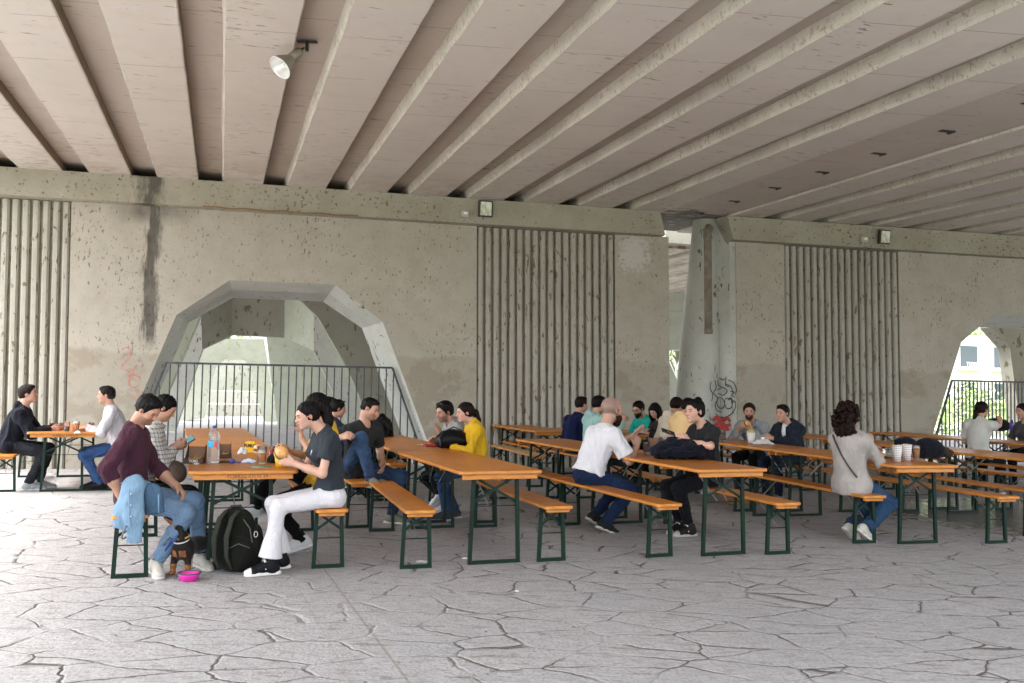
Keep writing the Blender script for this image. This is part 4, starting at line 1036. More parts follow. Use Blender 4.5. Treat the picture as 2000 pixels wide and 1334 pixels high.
            B.cone(b0-dd*.012, q1, .0098*hz, .0088*hz, .006); B.cone(q1, q2, .0088*hz, .008*hz, .003); B.cone(q2, q3, .008*hz, .007*hz, .003)
        t0 = wr+d*.022*hz+th*.026*hz; t1 = t0+nrm(d*.75+th*.65+pn*.25)*.042*hz; t2 = t1+nrm(d*(1-.3*cu)+th*.15+pn*(.3+cu*.8))*.036*hz
        B.cone(t0-d*.01, t1, .014*hz, .0115*hz, .01); B.cone(t1, t2, .011*hz, .008*hz, .004)
        hands[sd_] = (wr, d, th, pn)
    Pv, Fv = B.mesh(vox); loc = (Pv-H)@Rh/hs
    C_ = np.tile(np.array(skin), (len(Pv), 1)); n_ = wob(Pv, 3, 60)*.02; C_ *= (1+n_[:, None])
    def blend(mask, c): nonlocal C_; mask = np.clip(mask, 0, 1)[:, None]; C_ = C_*(1-mask)+np.array(c)*mask
    inh = np.linalg.norm(loc, axis=1) < .17; X, Y, Z = loc.T; fr = (X > .05) & inh
    sk = np.array(skin)
    blend(np.where(inh, .55*np.exp(-(((X-.085)/.03)**2+((np.abs(Y)-.040)/.018)**2+((Z+.022)/.018)**2)), 0), sk*np.array([1.08, .70, .66]))
    blend(np.where(inh & (X > .095), .4*np.exp(-((Z+.028)/.012)**2), 0), sk*np.array([1.05, .72, .68]))
    blend(np.where(inh & (np.abs(Y) > .070), .5, 0), sk*np.array([1.05, .70, .62]))
    hc = (hair or {}).get('c', (.03, .02, .015)); bc = beard['c'] if beard else hc
    blend(np.where(fr, 1.1*np.exp(-(((np.abs(Y)-.031)/.017)**4+((Z-.0255-.08*(np.abs(Y)-.02))/.0052)**2)), 0), np.array(hc)*1.1+.01)
    blend(np.where(fr, 1.0*np.exp(-(((np.abs(Y)-.031)/.0145)**4+((Z-.006)/.0060)**2)), 0), (.05, .03, .025))
    blend(np.where(fr, .55*np.exp(-(((np.abs(Y)-.037)/.008)**2+((Z-.003)/.0035)**2)), 0), (.55, .50, .47))
    lipc = sk*np.array([.85, .48, .48]) if f else sk*np.array([.82, .55, .52])
    blend(np.where(fr & (X > .075), .9*np.exp(-((Y/.021)**4+((Z+.060)/.0085)**2)), 0), lipc)
    blend(np.where(fr & (X > .075), .8*np.exp(-((Y/.020)**4+((Z+.060)/.0018)**2)), 0), sk*.3)
    if stub or beard:
        reg = np.clip((-.032-Z-.35*np.maximum(X-.075, 0)*0)/.012, 0, 1)*np.clip((X+.01)/.03, 0, 1)*(inh)*np.clip((Z+.125)/.02, 0, 1)
        reg = np.maximum(reg, inh*(X > .085)*np.exp(-((Z+.045)/.005)**2)*np.clip((.030-np.abs(Y))/.008, 0, 1))
        reg *= 1-np.exp(-((Y/.020)**4+((Z+.060)/.008)**2))*(X > .08)
        side = inh*np.exp(-((X-.015)/.014)**2)*np.clip((.02-Z)/.01, 0, 1)*(np.abs(Y) > .05); reg = np.maximum(reg, side*.8)
        blend(reg*(stub or .85), bc)
    if hair and hair.get('shade'):        # cropped hair is colour on the scalp
        blend(np.where(inh, hair['shade']*np.clip((.02-X)/.05+np.clip(.03-Z, 0, .03)*10, 0, 1)*np.clip((Z+.045)/.02, 0, 1)*np.clip((.088-np.maximum(Z, 0)*.55-np.abs(X+.01)*.25)/.03, 0, 1), 0), np.array(hc)*1.2)
    if shoes: blend(np.where(Pv[:, 2] < .5, 1.0, 0)*np.clip((np.minimum(np.linalg.norm(Pv-legs['r'][1], axis=1), np.linalg.norm(Pv-legs['l'][1], axis=1)) < .15)*1.0, 0, 1), shoes.get('sock', (.02, .02, .02)))
    body = npmesh('body', Pv, Fv, SKINM, root, C_)
    # ---- clothing
    def cloth(name, Q, c, mat=CLOTH, amp=.004, f_=38, sd__=1, vx=None, pat=None, prints=None, par=None, sq=(1, 1, .5)):
        Pq, Fq = Q.mesh(vx or vox)
        if len(Pq) == 0: return None
        Nn = vnormals(Pq, Fq); g = ridged(Pq, sd__+len(key)*3, f_, sq); Pq = Pq+Nn*(g*amp*2.1)[:, None]
        cc = np.tile(np.array(c), (len(Pq), 1)); cc *= (1+.10*wob(Pq, sd__, 20)[:, None]*.5)
        if pat: cc = pat(Pq, cc)
        for (ctr, rad_, pc) in (prints or []):
            q = (Pq-ctr)/rad_; cc[np.linalg.norm(q, axis=1) < 1] = pc
        return npmesh(name, Pq, Fq, mat, par or root, cc)
    if top:
        Q = SDF(); fit = top.get('fit', .014); torso(Q, fit, .055)
        ln = top.get('sleeve', .5); loose = top.get('loose', .014)
        r1, r2, r3 = ((.040, .036, .027) if f else (.050, .044, .034))
        for sd_ in 'rl':
            el, wr = out[sd_]
            if ln < 1: Q.cone(SH[sd_], SH[sd_]+(el-SH[sd_])*ln, r1*S+loose, r2*S+loose*1.7, .045, cap=1)
            else:
                Q.cone(SH[sd_], el, r1*S+loose, r2*S+loose, .04); Q.cone(el, el+(wr-el)*(ln-1), r2*S+loose, (r3*S+loose if ln > 1.8 else r2*S+loose), .02, cap=1)
        if top.get('belly'): Q.ell(P0_+(N-P0_)*.3+fw*.06, V3(.10, .14, .13), np.stack([fw, lf, up], 1), .06)
        hem = top.get('hem', -.045); 
        if top.get('skirt'):
            Q.cone(P0_+up*.05, P0_-up*.08+V3(-.03, 0, 0), .15*S, top['skirt'], .05, fl=(fw, .8))
        Q.plane(P0_+up*hem, -up-fw*top.get('hemtilt', 0), P0_, .34)
        if top.get('hood'):
            hb = N-fw*.075*S+up*.02
            Q.ell(hb, V3(.055, .095, .070)*S, np.stack([fw, lf, up], 1)@RY(-.5), .03)
            for s_ in (-1, 1): Q.cone(hb+lsh*s_*.06, N+fw*.055+lsh*s_*.05-up*.02, .032, .022, .03)
        nk = top.get('neck', .062)
        if top.get('collar'): Q.cone(N-up*.01, N+nrm(H-N)*.05, .064*S, .060*S, .02, cap=1); Q.cone(N+fw*.01-up*.03, H, .052*S, .050*S, .004, sub=True)
        else: Q.cone(N+fw*.018-up*.0, H+fw*.02+up*.05, nk*S, (nk+.02)*S, .008, sub=True)
        tm = cloth('top' if not top.get('name') else top['name'], Q, top['c'], top.get('mat', CLOTH), top.get('amp', .004), top.get('f', 34), 5, pat=top.get('pat'),
              prints=[(P0_+(N-P0_)*z_+fsh*x_+lsh*y_, r_, pc) for (x_, y_, z_, r_, pc) in top.get('prints', [])])
        if top.get('inner'):
            Q2 = SDF(); Q2.ell(P0_+(N-P0_)*.72+fsh*.055, V3(.085, .075, .17)*S, np.stack([fsh, lsh, up], 1)); cloth('undershirt', Q2, top['inner'], sd__=8)
        if top.get('strap'):
            s0, s1 = top['strap']; mb = MB(); pts = []
            a0 = N-up*.02+lsh*s0*.07; 
            for t_ in np.linspace(0, 1, 14):
                zt = N[2]-.0-(N[2]-P0_[2]-.10)*t_; y_ = (s0*.09+(s1*.15-s0*.09)*t_)
                c_ = P0_+(N-P0_)*(1-t_*.86)-up*.0; d_ = (-fsh if top.get('back') else fsh)
                rr = (.128+fit)*S*math.sqrt(max(.05, 1-(y_/(.19*S))**2))
                pts.append(tuple(c_+lsh*y_+d_*rr))
            mb.tube(pts, .011, 6, flat=.5); mb.build('shoulder_strap', BLK, root)
    if pants:
        Q = SDF(); w = pants.get('w', .012); hemr = pants.get('hem', .042)
        Q.ell(P0_-up*.02, V3(.118*bk, .168*(1.06 if f else 1), .115)*S+.008, np.stack([fw, lf, up], 1), .05)
        for sd_ in 'rl':
            kk, aa = legs[sd_]; Q.cone(HP[sd_]+V3(.0, 0, .0), kk, .080*S*bk**.5+w*.5, .054*S+w, .045); Q.cone(kk, kk+(aa-kk)*.35, .054*S+w, .050*S+w, .03)
            Q.cone(kk+(aa-kk)*.35, kk+(aa-kk)*pants.get('len', 1.03), .050*S+w, hemr+.012, .02, cap=1)
        Q.plane(P0_+V3(0,0,.115), V3(0,0,1), P0_-V3(.06,0,0), .15); Q.plane(V3(0, 0, seat+.003), V3(0, 0, -1), V3(0, 0, seat-.12), .13)
        pm_ = cloth('trousers', Q, pants['c'], pants.get('mat', DENIM), pants.get('amp', .004), pants.get('f', 40), 15, pat=pants.get('pat'), sq=(.6, 1, 1))
        if pants.get('belt'):
            pass
    # ---- shoes
    if shoes:
        for i, sd_ in enumerate('rl'):
            kk, aa = legs[sd_]; fd = R(fdir[i]); fp = R(fpit[i]); L = .27*S*(.9 if f else 1)
            M_ = RZ(fd)@RY(fp); d = M_@V3(1, 0, 0); u_ = M_@V3(0, 0, 1)
            base = aa-u_*.085
            if fpit[i] == 0 and aa[2] < .2: base[2] = .0
            Q = SDF(); g = lambda x, y, z: base+M_@V3(x, y, z)
            Q.ell(g(-.035*S, 0, .048), V3(.044, .037, .046), M_, .03); Q.ell(g(.035*S, 0, .048), V3(.080, .041, .046), M_, .03); Q.cone(g(.0, 0, .08), g(L*.42, 0, .045), .036, .030, .03); Q.ell(g(L*.56, 0, .030), V3(.060, .043, .030), M_, .03)
            if shoes.get('high'): Q.cone(g(-.012, 0, .05), g(-.012, 0, .125), .044, .043, .03, cap=1)
            else: Q.cone(g(-.012, 0, .05), g(-.008, 0, .115), .043, .043, .02, cap=1)
            Q.plane(g(0, 0, .016), -u_)
            tc_ = shoes.get('toe'); 
            def pt(Pq, cc, M_=M_, base=base, L=L, tc_=tc_):
                l_ = (Pq-base)@M_
                if tc_ is not None: cc[l_[:, 0] > L*.60] = tc_
                if shoes.get('patch') is not None: cc[(np.abs(l_[:, 0]-.02) < .018) & (l_[:, 2] < .06) & (np.abs(l_[:, 1]) > .02)] = shoes['patch']
                return cc
            so_ = cloth('shoe', Q, shoes['c'], SHOEM, .0008, 60, 2, min(vox, .006), pt)
            sq_ = SDF(); sh_ = shoes.get('sole', .026)
            for x_, r_ in ((-.040, .036), (.03, .036), (L*.40, .042), (L*.60, .040)): sq_.ell(g(x_, 0, .012), V3(.050, r_+.004, .026+sh_*.2), M_, .02)
            sq_.plane(g(0, 0, sh_), u_); sq_.plane(g(0, 0, .001), -u_)
            sc = shoes.get('sc', (.75, .74, .70)); Pq, Fq = sq_.mesh(min(vox, .006)); npmesh('sole', Pq, Fq, SHOEM, so_, np.tile(np.array(sc), (len(Pq), 1)))
            if shoes.get('lace'):
                mb = MB()
                for k_ in range(5):
                    x_ = .035+.026*k_; z_ = .085-.010*k_+(.028 if shoes.get('high') and k_ < 1 else 0)
                    mb.tube([g(x_, -.026, z_-.012), g(x_+.006, 0, z_+.004), g(x_+.012, .026, z_-.012)], .0042, 5)
                    mb.tube([g(x_, .026, z_-.012), g(x_+.006, 0, z_+.005), g(x_+.012, -.026, z_-.012)], .0042, 5)
                mb.tube([g(.03, 0, .09), g(.05, .03, .075), g(.04, .045, .05)], .004, 5); mb.tube([g(.03, 0, .09), g(.05, -.03, .075), g(.045, -.047, .045)], .004, 5)
                mb.build('laces', LACE, so_)
    # ---- hair
    if hair and hair.get('style') != 'bald':
        st = hair['style']; Q = SDF(); e = hair.get('vol', .008); hh = lambda c, r, k=.012, sub=False: Q.ell(hp_(*c), V3(*r)*hs, Rh, k, sub)
        hh((-.016, 0, .038), (.100+e, .080+e, .088+e))
        if st in ('short',): 
            hh((.045, 0, .100), (.045, .050, .020+e*.5), .02)
            hh((-.04, 0, -.005), (.068+e, .068+e, .06), .02)
            hh((.088, 0, -.040), (.088, .086, .112), .010, True); hh((.03, 0, -.085), (.08, .12, .075), .01, True); hh((.005, .09, -.012), (.022, .03, .034), .004, True); hh((.005, -.09, -.012), (.022, .03, .034), .004, True)
            Q.plane(hp_(-.05, 0, -.058), Rh@V3(.35, 0, -1), H, .25)
        elif st in ('bun', 'pony'):
            hh((-.035, 0, -.01), (.078+e, .074+e, .062), .02)
            hh((.086, 0, -.046), (.086, .080, .112), .010, True); hh((.04, 0, -.10), (.09, .12, .075), .01, True); hh((.004, .092, -.010), (.02, .03, .030), .004, True); hh((.004, -.092, -.010), (.02, .03, .030), .004, True)
            if st == 'bun': hh(hair.get('at', (-.085, 0, .105)), (.036, .036, .032), .01)
            else:
                pth = hair.get('path', [(-.11, 0, .03), (-.15, 0, .00), (-.165, 0, -.08), (-.15, 0, -.18), (-.14, 0, -.27)]); rs = hair.get('rs', [.026, .034, .036, .030, .014])
                for a, b, r0, r1_ in zip(pth, pth[1:], rs, rs[1:]): Q.cone(hp_(*a), hp_(*b), r0, r1_, .015)
        elif st == 'long':
            for s_ in (-1, 1):
                Q.cone(hp_(.02, s_*.070, .03), hp_(.035, s_*.082, -.09), .030, .034, .03); Q.cone(hp_(.035, s_*.082, -.09), hp_(.05, s_*.075, -.20), .034, .026, .03); Q.cone(hp_(-.03, s_*.06, .0), hp_(-.04, s_*.06, -.2), .05, .04, .03)
            hh((.092, 0, -.035), (.080, .052, .095), .008, True)
        elif st == 'curly':
            rr = np.random.default_rng(4)
            hh((-.03, 0, -.02), (.10+e, .095+e, .10), .02); hh((-.055, 0, -.14), (.09, .120, .11), .02)
            for i in range(150):
                d = nrm(rr.normal(size=3)); 
                if d[0] > .35 and d[2] < .5: continue
                c_ = np.array([-.04, 0, -.05])+d*np.array([.118+e, .118+e+.02*(d[2] < 0), .195]); Q.ell(hp_(*c_), V3(1, 1, 1)*rr.uniform(.014, .026), None, .006)
            hh((.095, 0, -.045), (.080, .075, .085), .008, True); hh((.05, 0, -.21), (.08, .12, .07), .01, True)
        Pq, Fq = Q.mesh(min(vox, .006)); Nn = vnormals(Pq, Fq); lq = (Pq-H)@Rh
        amp = hair.get('amp', .0022); g = wob(lq*np.array([1, 1, .35]), 21, 170, 5)+.6*wob(lq, 5, 90, 4); Pq = Pq+Nn*(g*amp)[:, None]
        cc = np.tile(np.array(hair['c']), (len(Pq), 1))*(1+.35*g[:, None]*.5); 
        if hair.get('grey'): cc = cc+np.array([.12, .12, .12])*hair['grey']*np.clip((.03-lq[:, 2])/.06, 0, 1)[:, None]
        npmesh('hair', Pq, Fq, HAIRM, root, np.clip(cc*.6, .002, 1))
    if beard and beard.get('vol'):
        Q = SDF(); e = beard['vol']; Q.ell(hp_(.038, 0, -.072), V3(.058+e, .050+e, .040+e)*hs, Rh, .01); Q.ell(hp_(.075, 0, -.105), V3(.028+e*.6, .030, .026+e)*hs, Rh, .02)
        Q.plane(hp_(.06, 0, -.040), Rh@V3(-.25, 0, 1)); Q.plane(hp_(.005, 0, -.06), Rh@V3(-1, 0, -.5)); Q.ell(hp_(.102, 0, -.059), V3(.020, .019, .009)*hs, Rh, .004, True)
        Pq, Fq = Q.mesh(min(vox, .006)); Nn = vnormals(Pq, Fq); g = wob(Pq, 8, 160, 5); Pq = Pq+Nn*(g*.002)[:, None]
        if len(Pq): npmesh('beard', Pq, Fq, HAIRM, root, np.clip(np.tile(np.array(beard['c']), (len(Pq), 1))*(1+.3*g[:, None]), .003, 1))
    if glasses:
        gx, gz = (.100, .008) if glasses == 'on' else (.052, .112)
        mb = MB()
        for s_ in (-1, 1):
            pts = [hp_(gx, s_*.033+.022*math.cos(t_), gz+.017*math.sin(t_)) if glasses == 'on' else hp_(gx+.018*math.sin(t_), s_*.033+.024*math.cos(t_), gz+.010*math.sin(t_)) for t_ in np.linspace(0, 6.283, 13)]
            mb.tube(pts, .0028, 5, cap=False); mb.tube([hp_(gx, s_*.055, gz), hp_(0, s_*.083, gz+(.0 if glasses == 'on' else -.03))], .0025, 5)
        mb.tube([hp_(gx, -.011, gz+.004), hp_(gx, .011, gz+.004)], .0025, 5); go = mb.build('glasses', BLK, root)
        if glasses == 'sun':
            for s_ in (-1, 1):
                m2 = MB(); m2.ell(hp_(gx+.002, s_*.033, gz+.003), (.020, .026, .012), 10, Rm=Matrix(Rh.tolist())); m2.build('lens', NT('dark_lens').out((.02, .02, .025), .08), go)
    q = CAM
    return dict(root=root, H=H, N=N, P=P0_, hands=hands, org=org, fx=fx, fy=fy, Rh=Rh, legs=legs, a=best[1], shc=shc, fw=fw, lf=lf, up=up, SH=SH, hd=hd,
                W=lambda v: org+fx*v[0]+fy*v[1]+V3(0, 0, v[2]))
# ------------------------------------------------------------------ the people
NAVY = (.012, .014, .030); JEAN = (.045, .085, .17); DKJ = (.018, .03, .07); LTJ = (.22, .34, .50); BLACKC = (.012, .012, .014)
def jeanpat(light):
    def fn(P, c):
        g = wob(P, 31, 14, 4); return np.clip(c*(1+.28*g[:, None]*light), .005, 1)
    return fn
def plaid(P, c):
    a = ((P[:, 2]/.034) % 1 < .32).astype(float); b = (((P[:, 0]+P[:, 1])/.034) % 1 < .32).astype(float)
    k = 1-.42*(a+b); return np.clip(np.array([.62, .60, .56])*k[:, None]+.01, .01, 1)
PE = {}
def add(key, **k): PE[key] = person(key, **k)
add('maroon', bench='BA1L', px=247, a=.38, hk=.92, head_to=0, face=1, turn=-8, vox=.0055, S=1.0, label='man in a maroon sweater and light jeans looking down, sitting at the near bench end',
    neck=(262, 836, 0), head=(289, 800, 0), hy=-28, hp=36, hr=6, rh=(236, 968, -.22), re=(196, 905, -.36), lh=(345, 950, .10), le=(285, 925, .32),
    rk=(362, 952, -.16), ra=(306, 1076, -.12), lk=(398, 960, .14), la=(392, 1072, .12), fdir=(-72, -62), rhd=dict(curl=.5, n=(0, 1, -.3)), lhd=dict(curl=.6, n=(0, -.4, -1)),
    skin=(.62, .37, .26), stub=.45, hair=dict(style='short', c=(.022, .018, .017), vol=.010, grey=.15), top=dict(c=(.105, .036, .060), sleeve=1.42, fit=.016, amp=.0045, neck=.066, hem=-.07, name='sweater'),
    pants=dict(c=(.14, .22, .33), pat=jeanpat(.9), w=.014, amp=.0045, len=.94, hem=.045), shoes=dict(c=(.52, .50, .44), sc=(.62, .60, .55), lace=1))
add('checked', bench='BA1L', px=286, a=.98, hk=.95, head_to=0, face=1, vox=.0055, sex='f', S=.96, label='person in a black and white checked shirt reading a phone beside the maroon sweater man',
    neck=(303, 834, 0), head=(322, 797, 0), hy=-6, hp=32, rh=(340, 872, -.06), re=(305, 905, -.25), lh=(343, 874, .08), le=(310, 905, .3), rhd=dict(curl=.7, d=(1, .1, .25), n=(0, .7, .4)), lhd=dict(curl=.7, d=(1, -.1, .25), n=(0, -.7, .4)),
    rk=(375, 948, -.08), ra=(352, 1050, -.08), lk=(380, 948, .12), la=(360, 1048, .12),
    hair=dict(style='bun', c=(.012, .010, .009), at=(-.11, 0, .02), vol=.010), top=dict(c=(.5, .5, .48), pat=plaid, sleeve=1.85, fit=.020, loose=.02, amp=.005, name='shirt', collar=1),
    pants=dict(c=BLACKC, mat=CLOTH), shoes=dict(c=(.03, .03, .03), sc=(.3, .3, .3)))
add('white_jeans', bench='BA1R', px=657, a=.18, hk=.95, head_to=0, face=-1, turn=6, vox=.005, sex='f', S=.98, label='dark haired woman in grey tee and white flared trousers eating at the bench end',
    neck=(634, 842, 0), head=(600, 812, 0), hy=6, hp=14, lh=(573, 905, .10), le=(640, 938, .26), rh=(556, 886, -.12), re=(610, 930, -.25), lhd=dict(curl=.38, d=(.9, -.2, .20), n=(.15, -1, .2)), rhd=dict(curl=.5, d=(.8, .25, .5), n=(.1, 1, .2)),
    lk=(530, 968, .09), la=(528, 1072, .10), rk=(540, 965, -.10), ra=(548, 1068, -.10), fdir=(8, 4),
    skin=(.70, .44, .34), hair=dict(style='pony', c=(.020, .013, .012), vol=.007, path=[(-.09, 0, .075), (-.14, 0, .075), (-.185, .0, .01), (-.185, .01, -.09), (-.165, .02, -.19)], rs=[.026, .036, .044, .042, .018], amp=.003),
    top=dict(c=(.050, .062, .075), sleeve=.62, fit=.010, loose=.020, amp=.004, neck=.060, hem=.05, prints=[(.135, .055, .70, .024, (.75, .76, .76)), (.135, .045, .62, .018, (.75, .76, .76))], name='tee_shirt'),
    pants=dict(c=(.74, .72, .74), w=.007, hem=.078, len=.93, amp=.0022, f=26), shoes=dict(c=(.015, .017, .022), toe=(.78, .77, .74), sc=(.80, .79, .75), high=1, lace=1, sole=.032))
add('behind', bench='BA1R', px=622, head_to=0, face=-1, vox=.0065, sex='f', S=.97, label='woman in yellow top and black trousers half hidden behind the white trousers woman',
    neck=(641, 832, 0), head=(617, 794, 0), hy=0, hp=14, lh=(590, 858, .10), le=(596, 892, .2), rh=(560, 880, -.1), lhd=dict(curl=.6, d=(.15, 0, 1), n=(1, 0, 0)),
    lk=(505, 955, .08), la=(590, 1052, .02), rk=(500, 940, -.08), ra=(500, 990, -.08), fdir=(0, 10), fpit=(12, 12),
    hair=dict(style='bun', c=(.018, .012, .011), at=(-.10, 0, .03), vol=.016), top=dict(c=(.72, .44, .05), sleeve=.9, fit=.014, amp=.004, name='yellow_top'),
    pants=dict(c=(.012, .011, .012), mat=CLOTH, w=.012), shoes=dict(c=(.70, .71, .72), sc=(.78, .78, .78), lace=1))
add('grey_tee', bench='BA2R', px=712, a=.42, hk=.92, head_to=0, world=None, face=-1, turn=118, off=0, vox=.0065, label='man in a dark grey tee turned sideways on the bench, one knee raised',
    neck=('l', .13, .0, 1.04), head=('l', .19, .02, 1.20), hy=28, hp=22, hr=-6, rh=('l', .20, -.34, .92), re=('l', -.1, -.5, .8), lh=('l', .20, .20, .62), le=('l', -.1, .42, .75), twist=0,
    rk=('l', .30, -.16, 1.0), ra=('l', .38, -.10, .50), lk=('l', .35, .35, .62), la=('l', .22, .33, .10), fdir=(0, 20), rhd=dict(curl=.6),
    skin=(.64, .40, .30), stub=.25, hair=dict(style='short', c=(.022, .018, .016), vol=.005), top=dict(c=(.042, .044, .044), sleeve=.72, fit=.014, amp=.004, hem=-.05, prints=[(.13, .07, .66, .026, (.30, .33, .33))], name='tee_shirt'),
    pants=dict(c=JEAN, pat=jeanpat(.6), w=.014), shoes=dict(c=(.22, .21, .17), sc=(.6, .59, .55), lace=1))
add('sunglasses', bench='BB2R', px=905, head_to=0, face=-1, vox=.007, off=-.02, label='man in grey hoodie with sunglasses on his head, hand raised to his mouth',
    neck=(885, 828, 0), head=(868, 805, 0), hy=22, hp=12, lh=(862, 850, .16), le=(888, 880, .28), rh=(845, 862, -.1), lhd=dict(curl=.1, d=(.45, -.1, .85), n=(.6, -.7, -.2)), rhd=dict(curl=.4),
    lk=(838, 905, .06), la=(858, 962, .10), rk=(842, 900, -.12), ra=(880, 985, -.06), fdir=(0, 0), fpit=(0, 38),
    skin=(.55, .33, .24), stub=.5, glasses='sun', hair=dict(style='short', c=(.015, .012, .011), vol=.014), top=dict(c=(.33, .33, .33), sleeve=1.9, loose=.024, fit=.024, hood=1, amp=.005, name='hoodie'),
    pants=dict(c=BLACKC, mat=CLOTH), shoes=dict(c=(.72, .72, .70), sc=(.8, .8, .78), lace=1))
add('yellow', bench='BB2R', px=932, head_to=0, face=-1, turn=-4, vox=.007, sex='f', S=.95, label='woman in a mustard yellow sweater with dark ponytail facing left',
    neck=(925, 828, 0), head=(908, 806, 0), hy=8, hp=8, lh=(878, 870, .08), le=(915, 886, .22), rh=(872, 866, -.12), lk=(862, 915, .06), la=(872, 985, .06), rk=(865, 912, -.08), ra=(888, 990, -.1),
    skin=(.68, .44, .35), hair=dict(style='pony', c=(.028, .016, .012), vol=.010, path=[(-.10, 0, .02), (-.145, 0, -.02), (-.165, 0, -.12), (-.165, 0, -.24), (-.15, 0, -.36)], rs=[.028, .034, .034, .028, .012]),
    top=dict(c=(.70, .42, .02), sleeve=1.9, fit=.016, collar=1, hem=-.03, amp=.0045, name='sweater'), pants=dict(c=(.05, .10, .24)), shoes=dict(c=(.10, .10, .11), sc=(.7, .7, .7), lace=1))
add('navy_hoodie', bench='BL_L', px=19, a=.40, head_to=0, face=1, vox=.0065, S=1.04, bulk=1.08, label='young man in a navy hoodie at the far left table holding a glass',
    neck=(47, 800, 0), head=(55, 770, 0), hy=-6, hp=-6, rh=(100, 838, -.10), re=(54, 850, -.28), lh=(106, 837, .12), rhd=dict(curl=.9, d=(1, .1, 0), n=(0, 1, 0)), lhd=dict(curl=.9, d=(1, -.1, 0), n=(0, -1, 0)),
    rk=(82, 868, -.12), ra=(56, 938, -.12), lk=(100, 870, .12), la=(76, 934, .12), skin=(.66, .42, .33),
    hair=dict(style='short', c=(.05, .032, .022), vol=.008), top=dict(c=(.014, .016, .028), sleeve=1.93, fit=.03, loose=.026, hood=1, amp=.006, hem=-.06, name='hoodie'),
    pants=dict(c=(.030, .034, .042), pat=jeanpat(.5), w=.02), shoes=dict(c=(.34, .37, .38), sc=(.6, .62, .63), lace=1))
add('white_shirt', bench='BL_R', px=222, a=.30, head_to=0, face=-1, vox=.0065, S=1.0, label='older man in a pale shirt leaning on the far left table, facing left',
    neck=(217, 800, 0), head=(207, 771, 0), hy=0, hp=2, lh=(168, 837, .10), le=(196, 846, .24), rh=(164, 836, -.12), lhd=dict(curl=.6, d=(1, 0, 0), n=(0, -.3, -1)), rhd=dict(curl=.6, d=(1, 0, 0), n=(0, .3, -1)),
    lk=(158, 880, .10), la=(198, 932, .10), rk=(165, 880, -.1), ra=(190, 930, -.12), skin=(.66, .40, .31), hair=dict(style='short', c=(.04, .034, .030), vol=.010, grey=.5),
    top=dict(c=(.62, .60, .64), sleeve=1.8, fit=.026, loose=.022, collar=1, amp=.006, hem=-.06, name='shirt'), pants=dict(c=(.045, .10, .25), pat=jeanpat(.5)), shoes=dict(c=(.015, .014, .013), sc=(.03, .03, .03)))
add('bald', bench='BC1L', px=1150, hk=1.14, head_to=0, face=1, turn=5, vox=.0055, S=1.05, bulk=1.18, wid=1.08, label='bald bearded man in a white tee with both elbows on the table',
    neck=(1182, 838, 0), head=(1196, 797, 0), hy=10, hp=4, rh=(1243, 872, -.14), re=(1222, 900, -.30), lh=(1236, 852, .16), le=(1230, 892, .3), rhd=dict(curl=.7, d=(.3, .15, 1), n=(.3, 1, -.1)), lhd=dict(curl=.1, d=(.75, -.1, .75), n=(.3, -.8, -.6)),
    rk=(1238, 938, -.14), ra=(1182, 1020, -.13), lk=(1246, 935, .12), la=(1162, 1006, .10), fpit=(22, 30), skin=(.60, .37, .28),
    hair=dict(style='bald', c=(.17, .15, .14), shade=.65), beard=dict(c=(.05, .022, .012), vol=.018), top=dict(c=(.78, .77, .80), sleeve=.78, fit=.022, loose=.024, amp=.005, hem=.0, name='tee_shirt'),
    pants=dict(c=(.018, .040, .105), pat=jeanpat(.6), w=.016), shoes=dict(c=(.03, .03, .03), sc=(.55, .53, .48)))
add('bun', bench='BC1R', px=1383, hk=1.1, head_to=0, face=-1, turn=4, vox=.0055, sex='f', S=.98, label='woman in a dark grey tee with hair bun facing the bald man, phone in hand',
    neck=(1374, 833, 0), head=(1357, 804, 0), hy=8, hp=2, lh=(1345, 862, .12), le=(1384, 868, .30), rh=(1316, 858, -.14), re=(1345, 885, -.25), lhd=dict(curl=.35, d=(.8, 0, .45), n=(0, -1, -.2)), rhd=dict(curl=.5, d=(.9, .1, .3), n=(0, .5, .8)),
    lk=(1333, 950, .08), la=(1347, 1016, .06), rk=(1305, 945, -.12), ra=(1330, 1008, -.10), fdir=(10, 0), skin=(.70, .45, .35),
    hair=dict(style='bun', c=(.012, .010, .010), at=(-.05, 0, .120), vol=.005), top=dict(c=(.030, .031, .035), sleeve=.9, fit=.020, loose=.024, amp=.005, neck=.066, name='tee_shirt'),
    pants=dict(c=(.014, .015, .020), mat=CLOTH, w=.016, len=.9), shoes=dict(c=(.03, .024, .022), toe=(.42, .40, .36), sc=(.50, .47, .42), high=1, lace=1, sole=.03))
add('navy_back', bench='BC3L', px=1120, head_to=0, face=1, turn=22, vox=.009, bulk=1.1, label='man in a navy blue sweater seen from behind, turned to the right',
    neck=(1128, 814, 0), head=(1136, 790, 0), hy=-10, hp=4, hair=dict(style='short', c=(.028, .016, .011), vol=.006), top=dict(c=(.010, .018, .085), sleeve=1.9, fit=.026, loose=.02, amp=.006, collar=1, name='sweater'), pants=dict(c=DKJ), shoes=dict(c=(.02, .02, .02)))
add('mint', bench='BC3L', px=1158, head_to=0, face=1, turn=6, vox=.009, label='person in a mint hoodie mostly hidden behind the bald man, hand lifted',
    neck=(1160, 813, 0), head=(1170, 790, 0), hy=0, hp=6, rh=(1216, 824, -.1), rhd=dict(curl=.7, d=(.3, 0, 1)), lh=(1222, 818, .14), hair=dict(style='short', c=(.012, .011, .011), vol=.010), top=dict(c=(.36, .56, .52), sleeve=1.85, fit=.026, loose=.024, hood=1, amp=.006, name='hoodie'), pants=dict(c=DKJ), shoes=dict(c=(.5, .5, .5)))
